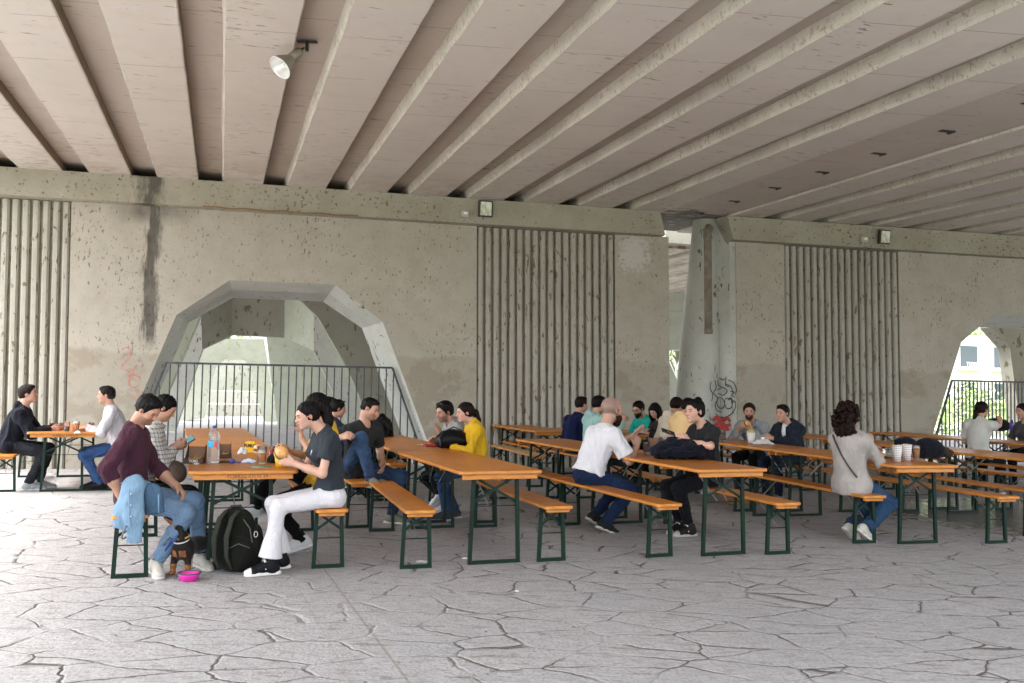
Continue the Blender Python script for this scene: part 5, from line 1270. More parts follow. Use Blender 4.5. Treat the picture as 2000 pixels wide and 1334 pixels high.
add('teal', bench='BC3S', px=1262, head_to=0, face=-1, turn=10, vox=.008, label='bearded man with glasses in a bright teal shirt looking down',
    neck=(1258, 819, 0), head=(1247, 799, 0), hy=16, hp=20, lh=(1236, 856, .1), rh=(1226, 854, -.1), skin=(.58, .36, .27), glasses='on', hair=dict(style='short', c=(.012, .010, .009), vol=.012), beard=dict(c=(.022, .014, .010), vol=.010),
    top=dict(c=(.015, .42, .33), sleeve=1.6, fit=.02, loose=.022, amp=.005, name='shirt'), pants=dict(c=DKJ), shoes=dict(c=(.1, .1, .1)))
add('longhair', bench='BC3S', px=1290, head_to=0, face=-1, turn=10, vox=.008, sex='f', S=.96, label='woman with long dark hair bending over a phone beside the teal shirt man',
    neck=(1290, 820, 0), head=(1279, 802, 0), hy=20, hp=34, lh=(1262, 845, .1), rh=(1262, 843, -.1), skin=(.72, .48, .40), hair=dict(style='long', c=(.012, .009, .009), vol=.012), top=dict(c=(.05, .045, .045), sleeve=1.8, fit=.018, name='top'), pants=dict(c=BLACKC), shoes=dict(c=(.1, .1, .1)))
add('cream', bench='BD3L', px=1300, head_to=0, face=1, turn=18, vox=.009, sex='f', label='person in a cream hoodie with brown hair seen from behind',
    neck=(1312, 815, 0), head=(1322, 793, 0), hy=6, hp=18, hair=dict(style='short', c=(.035, .018, .012), vol=.018), top=dict(c=(.72, .64, .50), sleeve=1.9, fit=.03, loose=.026, hood=1, amp=.007, name='hoodie'), pants=dict(c=JEAN), shoes=dict(c=(.5, .5, .5)))
add('peach', bench='BD2L', px=1326, head_to=0, face=1, turn=18, off=.02, vox=.009, label='person in a peach coloured hoodie seen from behind beside the cream hoodie',
    neck=(1335, 816, 0), head=(1345, 795, 0), hy=0, hp=14, hair=dict(style='short', c=(.02, .013, .011), vol=.012), top=dict(c=(.90, .62, .30), sleeve=1.9, fit=.034, loose=.028, hood=1, amp=.007, name='hoodie'), pants=dict(c=JEAN), shoes=dict(c=(.5, .5, .5)))
add('grey_sweater', bench='BD2R', px=1478, head_to=0, face=-1, turn=38, off=-.02, vox=.0075, label='bearded man in light grey sweater with dark chest strap, facing the camera',
    neck=(1469, 826, 0), head=(1463, 803, 0), hy=18, hp=4, lh=('l', .34, .06, .92), rh=('l', .34, -.10, .92), lhd=dict(curl=.6, d=(.6, -.5, .5), n=(.3, -.6, .5)), rhd=dict(curl=.6, d=(.6, .5, .5), n=(.3, .6, .5)),
    skin=(.58, .36, .27), hair=dict(style='short', c=(.045, .024, .014), vol=.010), beard=dict(c=(.075, .032, .016), vol=.007), top=dict(c=(.34, .36, .38), sleeve=1.8, fit=.022, loose=.022, amp=.006, strap=(1, -1), name='sweater'), pants=dict(c=BLACKC), shoes=dict(c=(.1, .1, .1)))
add('dark_jacket', bench='BD2R', px=1548, head_to=0, face=-1, turn=14, vox=.0075, S=1.0, label='man in a dark blue hooded jacket over a white tee, holding a wrapped sandwich',
    neck=(1540, 831, 0), head=(1527, 806, 0), hy=10, hp=4, lh=(1508, 856, .06), rh=(1500, 855, -.12), le=(1545, 876, .3), lhd=dict(curl=.6, d=(.9, -.3, .2)), rhd=dict(curl=.6, d=(.9, .3, .2)),
    skin=(.60, .37, .28), hair=dict(style='short', c=(.018, .013, .012), vol=.005), top=dict(c=(.022, .030, .050), sleeve=1.9, fit=.034, loose=.030, hood=1, amp=.007, neck=.074, inner=(.7, .7, .72), name='jacket'), pants=dict(c=DKJ), shoes=dict(c=(.25, .25, .24)))
add('blazer', bench='BD1L', px=1664, head_to=0, face=1, turn=12, vox=.0055, sex='f', S=1.0, bulk=1.12, wid=1.12, label='curly haired woman in a pale grey blazer seen from behind at a bench end',
    neck=(1660, 848, 0), head=(1660, 812, 0), hy=-6, hp=6, rh=(1700, 868, -.02), re=(1715, 905, -.30), lh=('l', .36, .10, .86), rhd=dict(curl=.4, d=(.2, .2, 1), n=(.6, .8, 0)),
    rk=('l', .44, -.12, .60), ra=(1690, 1030, -.14), lk=('l', .46, .10, .60), la=('l', .06, .06, .12), fdir=(-10, -5), fpit=(35, 40), skin=(.60, .38, .29),
    hair=dict(style='curly', c=(.035, .013, .008), vol=.016, amp=.0045), top=dict(c=(.44, .405, .375), sleeve=1.9, fit=.030, loose=.022, amp=.0075, f=20, hem=-.11, strap=(1, -1), back=1, neck=.056, name='blazer', skirt=.19),
    pants=dict(c=(.035, .085, .17), pat=jeanpat(.6), w=.018, hem=.07), shoes=dict(c=(.62, .60, .52), sc=(.66, .64, .58)))
add('white_tee', bench='BF1L', px=1912, head_to=0, face=1, turn=22, vox=.009, sex='f', label='woman in a white tee with ponytail in front of the bright right arch',
    neck=(1913, 822, 0), head=(1918, 800, 0), hy=-16, hp=4, rh=(1957, 830, -.05), re=(1948, 850, -.3), rhd=dict(curl=.1, d=(.2, .1, 1), n=(.8, .3, 0)), hair=dict(style='pony', c=(.025, .014, .010), vol=.008, path=[(-.10, 0, .0), (-.14, 0, -.04), (-.15, 0, -.14), (-.14, 0, -.24)], rs=[.022, .028, .028, .012]),
    top=dict(c=(.62, .62, .58), sleeve=.75, fit=.022, loose=.022, name='tee_shirt'), pants=dict(c=BLACKC), shoes=dict(c=(.3, .3, .3)))
add('edge', bench='BF1R', px=2006, head_to=0, face=-1, vox=.009, sex='f', label='dark haired woman in grey at the right edge of the photo facing left',
    neck=(2004, 826, 0), head=(1996, 803, 0), hy=0, hp=8, hair=dict(style='bun', c=(.03, .014, .012)), top=dict(c=(.10, .10, .11), sleeve=.8, name='top'), pants=dict(c=BLACKC), shoes=dict(c=(.3, .3, .3)))
place('table7', 'TX', *G(716, 849, .77)[:2], 20, 'orange table behind the grey tee man, partly hidden, near the arch')
place('bench', 'BXL', *(G(672, 905, .48)[:2]), 20, 'bench hidden behind the women eating, left of the table near the arch')
place('bench', 'BXR', *(G(778, 905, .48)[:2]), 20, 'bench under the black leather jacket, right of the table near the arch')
add('leather', bench='BXR', px=752, head_to=0, face=-1, vox=.009, label='person in a black leather jacket bent low behind the grey tee man',
    neck=(744, 822, 0), head=(728, 806, 0), hp=40, hair=dict(style='short', c=(.015, .012, .011), vol=.01), top=dict(c=(.010, .010, .012), mat=LEATH, sleeve=1.9, fit=.03, loose=.024, amp=.007, name='jacket'), pants=dict(c=BLACKC), shoes=dict(c=(.1, .1, .1)))
add('far_a', bench='BXL', px=638, head_to=0, face=1, turn=0, vox=.009, label='dark haired person facing right above the ponytail of the eating woman',
    neck=(634, 822, 0), head=(641, 796, 0), hp=6, hair=dict(style='short', c=(.02, .014, .012), vol=.008), top=dict(c=(.02, .02, .022), sleeve=1.8, name='top'), pants=dict(c=BLACKC), shoes=dict(c=(.1, .1, .1)))
add('far_b', bench='BXL', px=655, head_to=0, face=1, turn=0, off=.05, vox=.009, sex='f', label='person with sunglasses on dark hair left of the grey tee man',
    neck=(650, 828, 0), head=(656, 806, 0), hp=12, glasses='sun', hair=dict(style='bun', c=(.012, .010, .010)), top=dict(c=(.05, .06, .12), sleeve=1.8, name='top'), pants=dict(c=BLACKC), shoes=dict(c=(.1, .1, .1)))
# ------------------------------------------------------------------ things on the tables and floor
def plain(name, c, rough=.5, **k): return NT(name).out(c, rough, None, **k)
def glassm(name, c, rough=.05, tr=1.0, ior=1.33): return NT(name).out(c, rough, None, Transmission_Weight=tr, IOR=ior)
CUPG = glassm('clear_plastic', (.93, .95, .95), .06, .95, 1.12); BEER = glassm('beer', (.80, .30, .03), .05, .6, 1.2); COLA = plain('cola', (.06, .015, .008), .1); REDD = plain('red_drink', (.35, .03, .03), .15)
WATERG = glassm('clear_bottle', (.86, .93, .97), .08, .9, 1.15)
CARD = plain('brown_card', (.055, .030, .022), .6); CARDL = plain('card_inside', (.25, .13, .07), .7); WHP = plain('white_paper', (.55, .54, .52), .7); YEL = plain('yellow_paper', (.78, .46, .02), .6)
BUN_ = NT('bread'); BUNM = BUN_.out(BUN_.mix(BUN_.ramp(BUN_.noise(40), .35, .65), (.52, .22, .06), (.68, .38, .14)), .5); MEAT = plain('patty', (.08, .03, .015), .6); LETT = plain('lettuce', (.20, .32, .05), .6)
BLUEP = plain('blue_plastic', (.02, .07, .35), .3); PINK = plain('pink_silicone', (.72, .03, .36), .45); BLKF = plain('black_fabric', (.012, .012, .013), .85); PURP = plain('purple_plastic', (.10, .05, .35), .3)
FOIL = plain('foil', (.75, .75, .75), .25, Metallic=.9)
TT = lambda px, py, z=.77: tuple(G(px, py, z))
def thing(name, px, py, label, cat, z=.772, rz=0, group=None):
    p = G(px, py, z); return empty(name, tuple(p), rz, label, cat, group)
def textmesh(txt, size, mat, parent, M, depth=.0015, name='lettering', bold=0):
    cu = bpy.data.curves.new(name, 'FONT'); cu.body = txt; cu.size = size; cu.extrude = depth; cu.align_x = 'CENTER'; cu.align_y = 'CENTER'; cu.offset = bold
    o = bpy.data.objects.new('tmp', cu); col.objects.link(o); bpy.context.view_layer.update()
    me = bpy.data.meshes.new_from_object(o.evaluated_get(bpy.context.evaluated_depsgraph_get())); bpy.data.objects.remove(o)
    q = link(name, me, mat, parent); q.matrix_local = M; return q
def cup(px, py, label, liq, r=.040, h=.13, fill=.6, group='glasses and cups on the tables', z=.772):
    t = thing('beer_cup' if liq is BEER else 'drinking_glass', px, py, label, 'cup', z, 0, group)
    b = MB(); b.lathe([(.0, .0), (r*.78, .0), (r*.80, .004), (r, h), (r-.002, h), (r*.78, .008), (0, .008)], 22); b.build('cup', CUPG, t)
    b = MB(); b.lathe([(0, .009), (r*.765, .009), (r*(.765+.2*fill), h*fill), (0, h*fill)], 20); b.build('drink', liq, t)
    if liq is BEER: b = MB(); b.lathe([(0, h*fill+.0005), (r*(.76+.2*fill), h*fill+.0005), (r*(.77+.2*fill), h*fill+.008), (0, h*fill+.010)], 20); b.build('foam', WHP, t)
    return t
def burger(px, py, label, z=.772, tilt=0, s=1.0, world=None):
    p = G(px, py, z) if world is None else world
    t = empty('burger', tuple(p), .3, label, 'burger', 'burgers on the tables'); t.rotation_euler = (R(tilt), R(tilt*.4), .4); t.scale = (s,)*3
    b = MB(); b.lathe([(0, .0), (.045, .0), (.052, .010), (.050, .022), (0, .024)], 20); b.build('bottom_bun', BUNM, t)
    b = MB(); b.lathe([(0, .024), (.053, .025), (.055, .032), (.052, .040), (0, .041)], 20); b.build('patty', MEAT, t)
    b = MB(); rr = random.Random(3); pr_ = []
    for k_ in range(28): a = k_/28*6.283; q_ = .054+rr.uniform(-.004, .006); pr_.append((q_*math.cos(a), q_*math.sin(a), .043+rr.uniform(-.004, .004)))
    b.add(pr_+[(0, 0, .046)], [(i, (i+1) % 28, 28) for i in range(28)]); b.build('lettuce', LETT, t)
    b = MB(); b.lathe([(.050, .045), (.056, .052), (.050, .070), (.034, .083), (.015, .089), (0, .090)], 20); b.build('top_bun', BUNM, t)
    return t
def tray(px, py, w, d, h, label, rz=.35, txt=None, food=True, mat=CARD):
    t = thing('food_box', px, py, label, 'food box', .772, rz, 'cardboard food boxes'); b = MB()
    # boat: low front, high scooped back
    n = 10; side = [(-d/2, .0), (-d/2, h*.28)]
    for i in range(n+1): u = i/n; side.append((-d/2+d*u*.8, h*(.28+.72*u**2.6)))
    side += [(d/2*.98, h), (d/2, h*.9), (d/2, 0)]
    for s_ in (-1, 1):
        x0, x1 = s_*w/2, s_*(w/2-.004); b.add([(x0, y, z) for y, z in side]+[(x1, y, z) for y, z in side], [tuple(range(len(side))), tuple(range(len(side), 2*len(side)))[::-1]]+[(i, (i+1) % len(side), len(side)+(i+1) % len(side), len(side)+i) for i in range(len(side))])
    b.box((0, -d/2+.002, h*.14), (w-.009, .004, h*.28)); b.box((0, d/2-.002, h*.45), (w-.009, .004, h*.9)); b.box((0, 0, .003), (w-.009, d-.009, .004)); bo = b.build('box', mat, t)
    b = MB(); b.box((0, d/2-.0055, h*.45), (w-.012, .003, h*.86)); b.build('lining', CARDL, t)
    if txt: textmesh(txt, h*.21, WHP, t, Matrix.Translation((w*.02, -d/2-.002, h*.14)) @ Matrix.Rotation(R(90), 4, 'X'), .001, bold=.0012)
    if food:
        b = MB(); rr = random.Random(int(px))
        for k_ in range(9): b.tube([(rr.uniform(-w*.3, w*.3), rr.uniform(-d*.3, d*.2), h*.1), (rr.uniform(-w*.35, w*.35), rr.uniform(-d*.35, d*.3), h*rr.uniform(.22, .38))], .006, 5)
        b.build('fries', plain('fries', (.62, .34, .08), .6) if k_ else None, t)
    return t
def crumple(name, px, py, w, h, mat, label, cat='napkin', z=.772, world=None, parent=None, seed=1):
    rr = np.random.default_rng(seed); n = 9; P = []; F = []
    for i in range(n):
        for j in range(n):
            u, v = i/(n-1)-.5, j/(n-1)-.5; P.append(((u+rr.uniform(-.05, .05))*w, (v+rr.uniform(-.05, .05))*w*.7, max(.001, h*(1-3.2*(u*u+v*v))*rr.uniform(.4, 1.1))))
    F = [(i*n+j, (i+1)*n+j, (i+1)*n+j+1, i*n+j+1) for i in range(n-1) for j in range(n-1)]
    b = MB(); b.add(P, F); b.add([(x, y, z_*.6-.0015) for x, y, z_ in P], [f[::-1] for f in F]); o = b.build(name, mat, parent)
    o.location = tuple(G(px, py, z) if world is None else world); return tag(o, label, cat)
# --- table with the bottle
t = thing('water_bottle', 416, 905, 'large clear water bottle with blue cap and blue label on the near left table', 'bottle')
prof = [(0, .004), (.030, .0), (.043, .006), (.046, .02)]
for k_ in range(6): prof += [(.046, .028+k_*.016), (.0425, .034+k_*.016), (.046, .040+k_*.016)]
prof += [(.042, .128), (.0445, .135), (.0445, .185), (.042, .190), (.046, .197), (.043, .207), (.046, .216), (.044, .238), (.034, .262), (.020, .280), (.0145, .290), (.0145, .298), (0, .298)]
b = MB(); b.lathe(prof, 26); b.build('bottle', WATERG, t)
b = MB(); b.lathe([(.046, .138), (.0462, .139), (.0462, .182), (.046, .183)], 26); lb = b.build('paper_label', [plain('label_blue', (.05, .42, .66), .4), plain('label_red', (.75, .12, .12), .4), WHP], t)
for p in lb.data.polygons:
    a = math.atan2(p.center.y, p.center.x); p.material_index = 1 if -1.2 < a < -.4 else (2 if -.4 <= a < .1 else 0)
b = MB(); b.lathe([(0, .314), (.015, .313), (.016, .298), (.016, .290), (0, .290)], 16); b.build('cap', BLUEP, t)
tray(381, 904, .15, .15, .145, 'dark food box with white lettering left of the water bottle', .10, 'TOKI')
tray(440, 894, .10, .14, .13, 'dark scooped food box right of the water bottle', .35)
cup(511, 905, 'plastic cup of amber beer on the near left table', BEER, .041, .145, .60)
cup(530, 901, 'narrow glass of red drink beside the yellow paper cup', REDD, .026, .13, .75)
burger(506, 886, 'round bun burger behind the beer cup', s=1.0)
t = thing('menu_card', 488, 884, 'yellow card with black lettering standing on the near left table', 'card', .772, .1); b = MB()
pl_ = [(-.045, 0), (.045, 0), (.050, .06), (.048, .10), (.030, .112), (.012, .106), (-.010, .113), (-.030, .106), (-.048, .104), (-.052, .06)]
b.add([(x, 0, z) for x, z in pl_]+[(x, .004, z) for x, z in pl_], [tuple(range(10)), tuple(range(10, 20))[::-1]]+[(i, (i+1) % 10, 10+(i+1) % 10, 10+i) for i in range(10)]); b.build('card', YEL, t)
textmesh('PUMLO', .034, BLK, t, Matrix.Translation((0, -.003, .066)) @ Matrix.Rotation(R(90), 4, 'X') @ Matrix.Scale(1.35, 4, (0, 1, 0)), .001, bold=.001)
crumple('napkin', 474, 886, .09, .075, WHP, 'crumpled white napkin left of the yellow card', seed=3)
crumple('napkin', 486, 903, .12, .035, plain('blue_napkin', (.55, .64, .78), .6), 'small pale blue and white packet in front of the beer cup', 'packet', seed=4)
t = thing('paper_cup', 550, 912, 'yellow paper cup under the sandwich held by the white trousers woman', 'cup'); b = MB(); b.lathe([(0, 0), (.045, 0), (.062, .115), (.060, .115), (.043, .004), (0, .004)], 20); b.build('cup', YEL, t)
t = thing('phone', 441, 903, 'dark phone lying flat right of the water bottle', 'phone', .772, .2); b = MB(); b.box((0, 0, .006), (.15, .075, .010), bev=.003); b.build('phone_body', BLK, t); b = MB(); b.box((0, 0, .0125), (.14, .067, .002)); b.build('screen', plain('screen_off', (.02, .02, .03), .08), t)
t = thing('lighter', 453, 905, 'shiny blue small round object beside the flat phone', 'lighter'); b = MB(); b.ell((0, 0, .02), (.024, .02, .02), 14); b.tube([(.02, 0, .014), (.07, .01, .008)], .005, 8); b.build('body', BLUEP, t)
b = MB(); b.lathe([(0, .0), (.085, .0), (.085, .0012), (0, .0013)], 28); o = b.build('sticker', plain('green_sticker', (.12, .33, .22), .5)); o.location = TT(510, 912, .7705); tag(o, 'round green sticker on the near left tabletop below the beer cup', 'sticker')
b = MB(); b.box((0, 0, .006), (.04, .025, .012), bev=.003); o = b.build('eraser_block', WHP); o.location = TT(384, 907, .772); tag(o, 'small white block at the left corner of the near left table', 'block')
# stamps on the battens
for px, py, tx, nm in ((472, 926, 'FORRAS KIS N 39', 'TA1'), (122, 850, 'FORRAS KISKUN', 'TL')):
    x, y, z = G(px, py, .721); (o_, ang) = FUR[nm]; p = o_+ax(ang)*.0285
    q = textmesh(tx, .040, STAMP, None, Matrix.Identity(4), .0004, 'stamp')
    rt = [r_ for r_ in bpy.data.objects if r_.parent is None and 'beer_table' in r_.name and abs(r_.location.x-o_[0]) < .01 and abs(r_.location.y-o_[1]) < .01][0]
    q.parent = rt; q.matrix_parent_inverse.identity(); q.matrix_local = Matrix.Translation((.03, .029, .722)) @ Matrix.Rotation(R(90), 4, 'X')
W_, Bm_ = PE['white_jeans'], PE['behind']
def at_hand(P_, sd_, dx=.07, dn=.03): wr, d, th, pn = P_['hands'][sd_]; return P_['W'](wr+d*dx+pn*dn)
p = at_hand(W_, 'l', .10, .05); burger(0, 0, 'wrapped sandwich with cheese held over the yellow cup', tilt=55, s=.95, world=p+V3(-.01, 0, .03))
p = at_hand(Bm_, 'r', .09, .03); burger(0, 0, 'dark filled bun held up by the woman behind', tilt=80, s=1.0, world=G(543, 862, .86)*0+p)
p = at_hand(PE['checked'], 'r', .11, .02); t = empty('phone', tuple(p+V3(.02, 0, .02)), .3, 'phone held by the person in the checked shirt', 'phone'); t.rotation_euler = (.2, -.6, .4)
b = MB(); b.box((0, 0, 0), (.075, .15, .010), bev=.003); b.build('phone_body', BLK, t); b = MB(); b.box((0, 0, .0065), (.067, .14, .002)); b.build('screen', plain('screen_glow', (.12, .35, .40), .1), t)
# --- far left table
cup(130, 843, 'glass mug of dark cola held at the far left table', COLA, .040, .13, .45); cup(148, 843, 'glass of amber beer on the far left table', BEER, .044, .13, .8)
tray(110, 838, .17, .12, .09, 'brown open food box by the navy hoodie hands', .4, food=False, mat=plain('brown_box', (.16, .05, .03), .6)); tray(170, 840, .16, .14, .10, 'brown open food box by the white shirt elbow', -.9, food=False, mat=plain('brown_box2', (.20, .07, .04), .6))
crumple('napkin', 152, 846, .08, .04, WHP, 'small crumpled napkin between the drinks at far left', seed=9)
# --- bag on the middle table
def bag(name, px, py, size, label, mat=None, z=.772, seed=2, amp=.012, parts=None, lean=0, rz=.3, c=(.012, .012, .014), world=None, cat='bag', ells=None, f_=16):
    p = G(px, py, z) if world is None else world; t = empty(name, tuple(p), rz, label, cat)
    Q = SDF(); sx, sy, sz = size
    for e in (ells or [((0, 0, .5), (.5, .5, .5)), ((.2, 0, .38), (.36, .46, .38)), ((-.25, 0, .35), (.3, .42, .36))]):
        Q.ell(V3(e[0][0]*sx, e[0][1]*sy, e[0][2]*sz), V3(e[1][0]*sx, e[1][1]*sy, e[1][2]*sz), None, .04)
    Q.plane(V3(0, 0, .002), V3(0, 0, -1)); Pq, Fq = Q.mesh(.010); Nn = vnormals(Pq, Fq); g = ridged(Pq, seed, f_, (1, 1, 1)); Pq = Pq+Nn*(g*amp)[:, None]; Pq[:, 2] = np.maximum(Pq[:, 2], .001)
    cc = np.tile(np.array(c), (len(Pq), 1))*(1+.15*g[:, None]); npmesh('fabric', Pq, Fq, mat or CLOTH, t, np.clip(cc, .002, 1)); return t
t = bag('handbag', 884, 876, (.36, .24, .21), 'black bag lying on the middle table before the yellow sweater woman', mat=LEATH); b = MB(); b.tube([(-.12, -.05, .17), (-.17, -.09, .12), (-.16, -.12, .03)], .010, 6); b.tube([(-.10, -.02, .19), (0, -.03, .235), (.10, -.02, .19)], .008, 6); b.build('handle', BLK, t)
burger(850, 868, 'burger on a red tray beside the black bag', s=1.1)
t = thing('tray', 845, 872, 'red paper tray on the middle table left of the black bag', 'tray', .772, .3); b = MB(); b.box((0, 0, .012), (.20, .14, .024), bev=.008); b.build('tray_body', plain('red_tray', (.35, .03, .03), .5), t)
crumple('napkin', 826, 869, .14, .008, WHP, 'flat white napkin on the middle table near its left edge', seed=12)
# --- dark jacket on the bald man's table
JELL = [((0, 0, .30), (.52, .5, .30)), ((-.32, -.05, .25), (.20, .38, .26)), ((.28, .02, .38), (.30, .45, .40)), ((-.05, .1, .45), (.32, .34, .40)), ((.48, -.05, .2), (.18, .32, .2))]
bag('jacket', 1326, 896, (.54, .42, .25), 'dark navy jacket heaped on the table in front of the bun woman', c=(.010, .013, .028), ells=JELL, amp=.026, seed=5, cat='jacket', f_=30, rz=.1)
tray(1280, 878, .14, .14, .14, 'dark blue food box between the bald man and the jacket', .1, mat=plain('navy_card', (.02, .035, .07), .4))
tray(1303, 872, .17, .14, .12, 'dark food box with white letters behind the heaped jacket', .1, mat=plain('slate_card', (.06, .07, .08), .5), food=False)
q = [o for o in bpy.data.objects if o.get('label', '').startswith('dark food box with white letters')][0]
textmesh('GÖTTAN', .042, WHP, q, Matrix.Translation((.02, -.0725, .105)) @ Matrix.Rotation(R(90), 4, 'X'), .001, bold=.001); b = MB(); b.box((.02, -.070, .085), (.16, .004, .075)); b.build('front_flap', plain('slate_card2', (.05, .06, .07), .5), q)
cup(1262, 886, 'dark drink glass near the bald man elbow', COLA, .036, .12, .7)
crumple('napkin', 1287, 868, .13, .10, WHP, 'white crumpled wrapper below the phone of the bun woman', seed=14)
p = at_hand(PE['bun'], 'r', .10, .03); t = empty('phone', tuple(p+V3(0, 0, .02)), .3, 'dark phone held out by the bun woman', 'phone'); t.rotation_euler = (.5, .3, .2); b = MB(); b.box((0, 0, 0), (.15, .075, .010), bev=.003); b.build('phone_body', BLK, t); b = MB(); b.box((0, 0, .0062), (.14, .067, .0015)); b.build('screen', plain('screen_black', (.02, .02, .025), .08), t)
p = at_hand(PE['longhair'], 'l', .1, .03); t = empty('phone', tuple(p+V3(0, 0, .02)), .3, 'light blue phone held by the long haired woman', 'phone'); t.rotation_euler = (.6, -.2, .2); b = MB(); b.box((0, 0, 0), (.16, .085, .010), bev=.003); b.build('phone_body', plain('phone_blue', (.20, .42, .75), .2), t)
b = MB(); b.box((0, 0, .03), (.24, .14, .06), bev=.015); o = b.build('lunch_box', plain('brown_leather', (.10, .05, .035), .5)); o.location = TT(1259, 847); tag(o, 'brown box on the back table in front of the teal shirt man', 'box')
# --- grey sweater group
cup(1412, 861, 'pint of dark cola left of the grey sweater man', COLA, .042, .14, .75)
cup(1400, 862, 'clear cup with little drink beside the pint of cola', COLA, .038, .13, .3)
t = thing('fries_cup', 1467, 866, 'white paper cup of green chips in front of the grey sweater man', 'cup'); b = MB(); b.lathe([(0, 0), (.040, 0), (.055, .14), (.053, .14), (.038, .004), (0, .004)], 20); b.build('cup', WHP, t)
b = MB(); rr = random.Random(5)
for k_ in range(14): b.tube([(rr.uniform(-.03, .03), rr.uniform(-.03, .03), .08), (rr.uniform(-.05, .05), rr.uniform(-.04, .04), rr.uniform(.15, .19))], .006, 5)
b.build('chips', plain('chips', (.55, .50, .18), .6), t)
crumple('napkin', 1490, 867, .30, .07, WHP, 'heap of white napkins in front of the dark jacket man', seed=16)
p = at_hand(PE['dark_jacket'], 'l', .09, .04); b = MB(); b.ell((0, 0, 0), (.06, .035, .04), 10); o = b.build('wrapped_sandwich', FOIL); o.location = tuple(p); tag(o, 'foil wrapped sandwich in the hands of the dark jacket man', 'sandwich')
p = at_hand(PE['grey_sweater'], 'l', .09, .04); burger(0, 0, 'burger held by the grey sweater man', tilt=60, s=.9, world=p)
# --- blazer table
tpat = NT('dotted_paper'); bk_ = tpat.n('ShaderNodeTexBrick'); bk_.inputs['Scale'].default_value = 1; tpat.lk(tpat.mp((1, 1, 1)), bk_.inputs[0])
X = tpat.xyz(); ang_ = tpat.math('ARCTAN2', X[1], X[0])
fa = tpat.math('ABSOLUTE', tpat.math('SUBTRACT', tpat.math('FRACT', tpat.math('MULTIPLY', ang_, 2.6)), .5)); fz = tpat.math('ABSOLUTE', tpat.math('SUBTRACT', tpat.math('FRACT', tpat.math('MULTIPLY', X[2], 55)), .5))
mk = tpat.math('MULTIPLY', tpat.math('LESS_THAN', fa, .33), tpat.math('LESS_THAN', fz, .17)); PATC = tpat.out(tpat.mix(mk, (.72, .71, .69), (.16, .15, .17)), .6)
for px, py, lb in ((1752, 902, 'left one of two patterned paper cups on the blazer woman table'), (1771, 900, 'right one of two patterned paper cups on the blazer woman table')):
    t = thing('paper_cup', px, py, lb, 'cup', group='patterned paper cups'); b = MB(); b.lathe([(0, 0), (.036, 0), (.052, .165), (.050, .165), (.034, .004), (0, .004)], 24); b.build('cup', PATC, t)
    b = MB(); rr = random.Random(px)
    for k_ in range(6): b.tube([(rr.uniform(-.02, .02), rr.uniform(-.02, .02), .1), (rr.uniform(-.03, .03), rr.uniform(-.03, .03), .172)], .007, 5)
    b.build('chips', plain('chips_yellow', (.6, .45, .12), .6), t)
cup(1790, 898, 'plastic cup of pale beer right of the patterned cups', BEER, .036, .15, .8)
bag('handbag', 1812, 896, (.34, .24, .22), 'dark bag with patterned flap right of the patterned cups', seed=8, c=(.016, .017, .028))
bag('scarf', 1842, 893, (.16, .20, .12), 'brown checked scarf beside the dark bag on the blazer woman table', seed=11, c=(.09, .055, .035), cat='scarf', amp=.016, f_=30)
bag('handbag', 1770, 884, (.30, .20, .19), 'dark blue bag standing behind the patterned cups', seed=9, c=(.012, .014, .030))
crumple('foil_wrapper', 1722, 893, .28, .09, FOIL, 'shiny foil wrapper beside the blazer woman', 'wrapper', seed=18); 
t = thing('sandwich', 1716, 896, 'dark roll in front of the foil wrapper', 'sandwich', .772, .5); b = MB(); b.ell((0, 0, .035), (.09, .045, .035), 14); b.build('roll', BUNM, t)
# --- right edge table
bag('handbag', 1948, 842, (.50, .3, .26), 'black bag on the table before the white tee woman', seed=7)
t = thing('drink_bottle', 1976, 845, 'purple reusable bottle near the right edge', 'bottle'); b = MB(); b.lathe([(0, 0), (.035, 0), (.037, .16), (.030, .19), (0, .195)], 16); b.build('bottle', PURP, t); b = MB(); b.lathe([(0, .235), (.022, .233), (.025, .19), (0, .19)], 14); b.build('lid', BLK, t)
# --- on the floor
def floorp(px, py): return G(px, py, 0)
# backpack
p = floorp(462, 1116); t = empty('backpack', tuple(p), R(8), 'dark olive backpack standing on the floor under the near left table', 'backpack')
Q = SDF(); Q.ell(V3(0, 0, .22), V3(.165, .11, .23), None, .05); Q.ell(V3(0, 0, .12), V3(.175, .12, .13), None, .05); Q.ell(V3(-.02, .0, .40), V3(.12, .09, .09), None, .05); Q.plane(V3(0, 0, .004), V3(0, 0, -1))
Pq, Fq = Q.mesh(.008); Nn = vnormals(Pq, Fq); g = ridged(Pq, 4, 18); Pq = Pq+Nn*(g*.006)[:, None]; npmesh('pack_body', Pq, Fq, CLOTH, t, np.clip(np.tile(np.array((.018, .021, .013)), (len(Pq), 1))*(1+.2*g[:, None]), .002, 1))
Q = SDF(); Q.ell(V3(.03, -.10, .16), V3(.10, .05, .13), None, .04); Q.ell(V3(.15, -.02, .20), V3(.05, .08, .16), None, .04); Pq, Fq = Q.mesh(.008); Nn = vnormals(Pq, Fq); g = ridged(Pq, 6, 22); Pq = Pq+Nn*(g*.005)[:, None]; npmesh('front_pocket', Pq, Fq, CLOTH, t, np.tile(np.array((.014, .015, .011)), (len(Pq), 1)))
for x_ in (-.11, -.02):
    b = MB(); b.tube([(x_+.03, -.06, .47), (x_-.01, -.115, .42), (x_-.04, -.15, .28), (x_-.035, -.15, .14), (x_, -.13, .04)], [.018, .024, .026, .02, .010], 8, flat=.5); b.build('strap', plain('strap_olive', (.014, .017, .010), .9), t)
b = MB(); b.tube([(-.06, -.03, .46), (-.05, -.03, .50), (.02, -.03, .505), (.04, -.03, .465)], .009, 8); b.build('grab_handle', plain('strap_dark', (.02, .022, .016), .8), t)
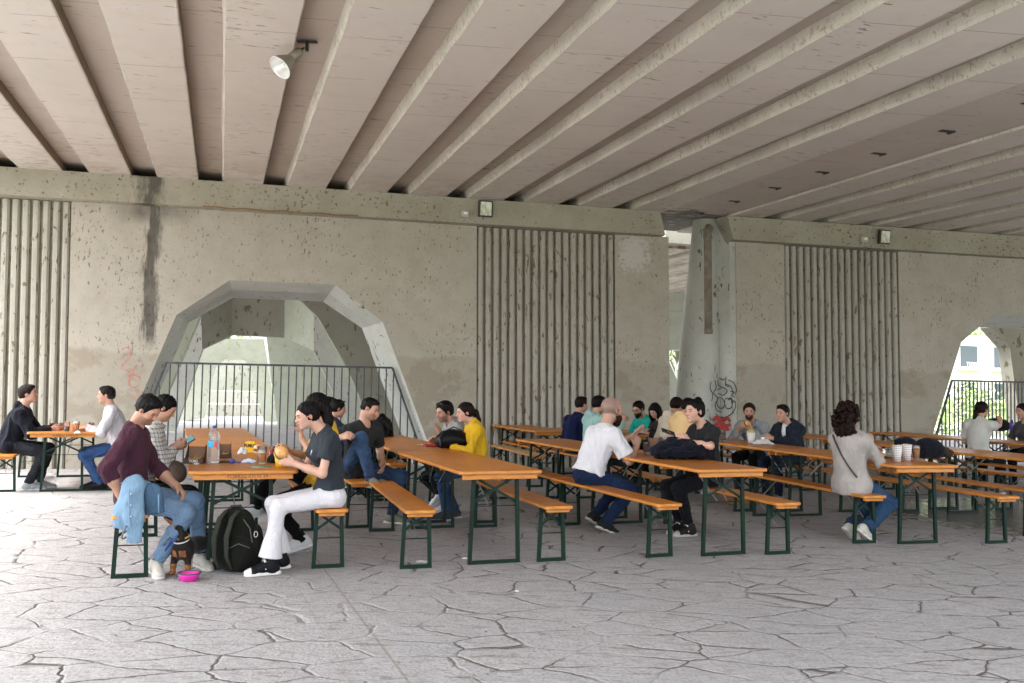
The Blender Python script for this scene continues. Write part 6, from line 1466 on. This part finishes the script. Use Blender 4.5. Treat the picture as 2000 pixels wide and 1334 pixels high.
b = MB(); b.tube([(.10, -.075, .06), (.13, -.10, .20), (.10, -.085, .34), (.03, -.07, .43)], .004, 5); b.tube([(-.04, -.135, .20), (.03, -.150, .235), (.11, -.130, .20)], .0035, 5); b.build('zip', plain('zip_grey', (.09, .09, .08), .4), t)
b = MB(); rg_ = [(.15+.013*math.cos(a), -.115, .30+.022*math.sin(a)) for a in np.linspace(0, 6.283, 13)]; b.tube(rg_, .0025, 5); b.build('ring', WHP, t)
# pink bowl
p = floorp(369, 1134); t = empty('dog_bowl', tuple(p), 0, 'pink collapsible dog bowl on the paving in front of the dachshund', 'bowl')
b = MB(); b.lathe([(0, .004), (.055, .0), (.058, .016), (.066, .020), (.067, .036), (.074, .040), (.076, .055), (.070, .055), (.060, .025), (.05, .008), (0, .008)], 32); b.build('bowl', PINK, t)
b = MB(); b.lathe([(.076, .053), (.083, .054), (.083, .060), (.070, .060), (.070, .055)], 32); b.tube([(-.083, 0, .057), (-.10, 0, .05), (-.105, 0, .02), (-.095, 0, .01), (-.088, 0, .03)], .003, 6); b.build('rim', plain('rim_grey', (.06, .05, .06), .5), t)
# dachshund
p = floorp(356, 1122); t = empty('dachshund', tuple(p), R(-100), 'black and tan dachshund standing beside the jeans legs, looking up', 'dog')
Q = SDF(); L = lambda *a: V3(*a)
Q.ell(L(.0, 0, .195), V3(.085, .072, .085), None, .04); Q.cone(L(-.02, 0, .195), L(-.34, 0, .19), .070, .060, .04); Q.ell(L(-.38, 0, .19), V3(.075, .065, .075), None, .04)
Q.cone(L(.01, 0, .22), L(.035, -.01, .335), .060, .043, .03)                      # neck, up
hd0 = L(.045, -.012, .365); sn = nrm(L(.35, -.72, .55)); Q.ell(hd0, V3(.052, .044, .046), None, .02); Q.cone(hd0+sn*.02, hd0+sn*.115, .032, .017, .02); Q.ell(hd0+sn*.122+L(0, 0, .004), V3(.011, .012, .010), None, .006)
for s_ in (-1, 1):
    Q.cone(L(.015, s_*.050, .16), L(.030, s_*.058, .075), .032, .022, .03); Q.cone(L(.030, s_*.058, .075), L(.028, s_*.060, .022), .021, .019, .015); Q.ell(L(.045, s_*.061, .018), V3(.034, .022, .018), None, .015)
    Q.cone(L(-.38, s_*.045, .16), L(-.35, s_*.055, .09), .045, .028, .03); Q.cone(L(-.35, s_*.055, .09), L(-.41, s_*.055, .05), .024, .018, .02); Q.cone(L(-.41, s_*.055, .05), L(-.40, s_*.055, .018), .018, .017, .012); Q.ell(L(-.385, s_*.056, .015), V3(.032, .02, .015), None, .012)
Q.cone(L(-.44, 0, .20), L(-.58, .02, .24), .018, .007, .02)
sv = nrm(np.cross(sn, L(0, 0, 1)))
for s_ in (-1, 1): Q.cone(hd0-sn*.012+sv*s_*.036+L(0, 0, .012), hd0-sn*.030+sv*s_*.056+L(0, 0, -.070), .018, .022, .008, fl=(sv, .45))
Pq, Fq = Q.mesh(.005); C_ = np.tile(np.array((.018, .012, .010)), (len(Pq), 1)); q = Pq-hd0; al = q@sn; up_ = q[:, 2]
tan_ = np.array((.30, .12, .045))
m_ = (al > .02)*(up_ < .016+al*.42)*1.0+(np.abs(al-.03) < .008)*(np.abs(q@sv) > .018)*(np.abs(q@sv) < .032)*(up_ > .02)
m_ += (Pq[:, 2] < .085)*(Pq[:, 0] > -.45)*(np.abs(Pq[:, 1]) > .02)
m_ += (Pq[:, 0] > .03)*(np.abs(np.abs(Pq[:, 1])-.032) < .022)*(np.abs(Pq[:, 2]-.165) < .026)
m_ = np.clip(m_, 0, 1)*(np.linalg.norm(q-sn*.125, axis=1) > .017)
C_ = C_*(1-m_[:, None])+tan_*m_[:, None]; C_ *= (1+.15*wob(Pq, 3, 90)[:, None]); DOGM = vc_mat('dog_fur', .5, 0, 220, .4, .002, .1, (1, 1, .4)); npmesh('body', Pq, Fq, DOGM, t, np.clip(C_, .003, 1))
b = MB(); 
for s_ in (-1, 1): b.ell(hd0+sn*.036+sv*s_*.026+L(0, 0, .020), (.006, .006, .006), 8)
b.build('eyes', plain('eye_black', (.01, .008, .006), .1), t)
b = MB(); b.tube([(.022+.052*math.cos(a), -.003+.050*math.sin(a), .285-.012*math.cos(a)) for a in np.linspace(0, 6.283, 21)], .007, 8); b.build('collar', plain('mustard_collar', (.50, .30, .05), .6), t)
b = MB(); b.tube([(.024+.062*math.cos(a), -.003+.056*math.sin(a), .262-.018*math.cos(a)) for a in np.linspace(0, 6.283, 21)], .0055, 8); b.build('harness', WHP, t)
# leashes
b = MB(); P_ = [PE['maroon']['W'](V3(.05, -.24, .50)), G(238, 1050, .33), floorp(258, 1085)+V3(0, 0, .16), floorp(285, 1112)+V3(0, 0, .08), floorp(312, 1108)+V3(0, 0, .12), G(322, 1060, .26), G(345, 1040, .30)]
def smooth(P_, n=8):
    out = []
    for i in range(len(P_)-1):
        p0, p1_, p2_, p3 = [np.array(P_[max(0, min(len(P_)-1, j))]) for j in (i-1, i, i+1, i+2)]
        for s_ in range(n): t_ = s_/n; out.append(.5*(2*p1_+(p2_-p0)*t_+(2*p0-5*p1_+4*p2_-p3)*t_*t_+(3*p1_-p0-3*p2_+p3)*t_**3))
    return out+[np.array(P_[-1])]
b.tube(smooth(P_), .006, 6); o = b.build('leash', plain('grey_leash', (.10, .11, .12), .5)); tag(o, 'grey leash hanging in a loop below the denim jacket', 'leash')
b = MB(); b.tube(smooth([PE['maroon']['W'](V3(.30, -.05, .52)), G(338, 1045, .30), G(322, 1076, .22), G(334, 1062, .25), G(348, 1050, .29)]), .007, 6, flat=.4); o = b.build('leash', plain('blue_leash', (.02, .06, .28), .5)); tag(o, 'blue leash running to the collar of the dachshund', 'leash')
# denim jacket draped over the bench end, against the man's hip
M_ = PE['maroon']; JX = lambda px, py, lat: (lambda d, o2: (lambda P: V3((P-M_['org'])@M_['fx'], (P-M_['org'])@M_['fy'], P[2]))(CAM+d*(((o2-CAM)@M_['fy'])/(d@M_['fy']))))(ray(px, py), M_['org']+M_['fy']*lat)
t = empty('denim_jacket', tuple(M_['org']), M_['hd'], 'light blue denim jacket draped over the bench end beside the maroon sweater man', 'jacket')
fy0 = V3(0, 1, 0)
Q = SDF()
Q.cone(JX(262, 948, -.30), JX(248, 1000, -.36), .075, .085, .04, fl=(fy0, .42)); Q.cone(JX(248, 1000, -.36), JX(236, 1034, -.37), .085, .060, .03, cap=1, fl=(fy0, .42))
Q.cone(JX(262, 945, -.33), JX(262, 1010, -.41), .070, .066, .03, fl=(fy0, .42)); Q.cone(JX(262, 1010, -.41), JX(262, 1060, -.40), .066, .052, .02, cap=1, fl=(fy0, .42))
Q.ell(JX(268, 950, -.22), V3(.13, .10, .05), None, .04)
Pq, Fq = Q.mesh(.006); Nn = vnormals(Pq, Fq); g = ridged(Pq, 14, 26, (1, 1, .5)); Pq = Pq+Nn*(g*.008)[:, None]
cc = np.tile(np.array((.23, .37, .51)), (len(Pq), 1))*(1+.20*wob(Pq, 3, 22)[:, None]); npmesh('front_and_sleeve', Pq, Fq, DENIM, t, np.clip(cc, .01, 1))
Q = SDF(); Q.cone(JX(296, 962, -.30), JX(300, 1004, -.33), .072, .082, .03, cap=1, fl=(fy0, .45)); Q.ell(JX(290, 955, -.22), V3(.09, .09, .035), None, .03)
Pq, Fq = Q.mesh(.006); Nn = vnormals(Pq, Fq); g = ridged(Pq, 15, 30, (1, 1, .5)); Pq = Pq+Nn*(g*.007)[:, None]
npmesh('back_panel', Pq, Fq, DENIM, t, np.clip(np.tile(np.array((.08, .15, .24)), (len(Pq), 1))*(1+.2*wob(Pq, 7, 22)[:, None]), .01, 1))
b = MB(); DS = plain('denim_seam', (.13, .22, .33), .8)
b.tube([tuple(JX(310, y_, -.385)) for y_ in (965, 980, 1002)], .006, 5); b.build('frayed_hem', DS, t)
b = MB(); b.tube([tuple(JX(236+k_*2.2, 1034+.6*k_, -.425)) for k_ in range(12)], .005, 5); b.build('cuff_seam', DS, t)
for k_ in range(3):
    b = MB(); b.ell(tuple(JX(256, 965+22*k_, -.425-.012*k_)), (.008, .004, .008), 8); b.build('button', STEEL, t)
b = MB(); b.tube([tuple(JX(252+.1*i, 955+i*8, -.40-.006*i)) for i in range(11)], .004, 5); b.build('front_placket', DS, t)
# bag on the checked person's lap, crate, paper scraps
bag('handbag', 0, 0, (.18, .20, .19), 'taupe bag on the lap of the person in the checked shirt', seed=21, c=(.20, .15, .115), world=PE['checked']['W'](V3(.27, .0, .60)), amp=.012)
p = floorp(1448, 984); t = empty('wooden_crate', tuple(p), R(18), 'small wooden crate on the floor under the benches behind the jacket table', 'crate'); b = MB(); b.box((0, 0, .07), (.42, .26, .13), bev=.006); b.build('crate_box', plain('crate_wood', (.22, .12, .05), .7), t); b = MB(); b.box((0, 0, .14), (.45, .29, .02), bev=.004); b.build('crate_lid', plain('crate_wood2', (.15, .08, .035), .7), t)
for i, (px, py, w_, lb) in enumerate(((824, 1097, .10, 'white paper scrap on the paving inside the near bench legs'), (908, 1091, .05, 'small white bottle cap sized scrap near the middle table legs'), (905, 1066, .02, 'tiny blue cap on the paving beside the middle table leg'), (1010, 1155, .03, 'tiny crumb of paper on the paving below the middle bench'))):
    crumple('litter', px, py, w_, .012, WHP if i != 2 else BLUEP, lb, 'litter', .004, seed=30+i)
rr = random.Random(12)
DRY = plain('dry_leaf', (.13, .08, .04), .8)
b = MB()
for i in range(90):
    x, y = G(rr.uniform(0, 2000), 1000+330*rr.random()**.8)[:2]; s_ = rr.uniform(.004, .018); a = rr.uniform(0, 6.3); c_, d_ = math.cos(a), math.sin(a)
    b.add([(x+u_*c_-v_*d_, y+u_*d_+v_*c_, .004+w_) for u_, v_, w_ in ((-s_, 0, 0), (0, -s_*.4, .004), (s_, 0, .002), (0, s_*.4, .006))], [(0, 1, 2, 3)])
o = b.build('leaf_litter', DRY); tag(o, 'tiny dry leaves and crumbs scattered over the paving', 'litter', None, 'stuff')
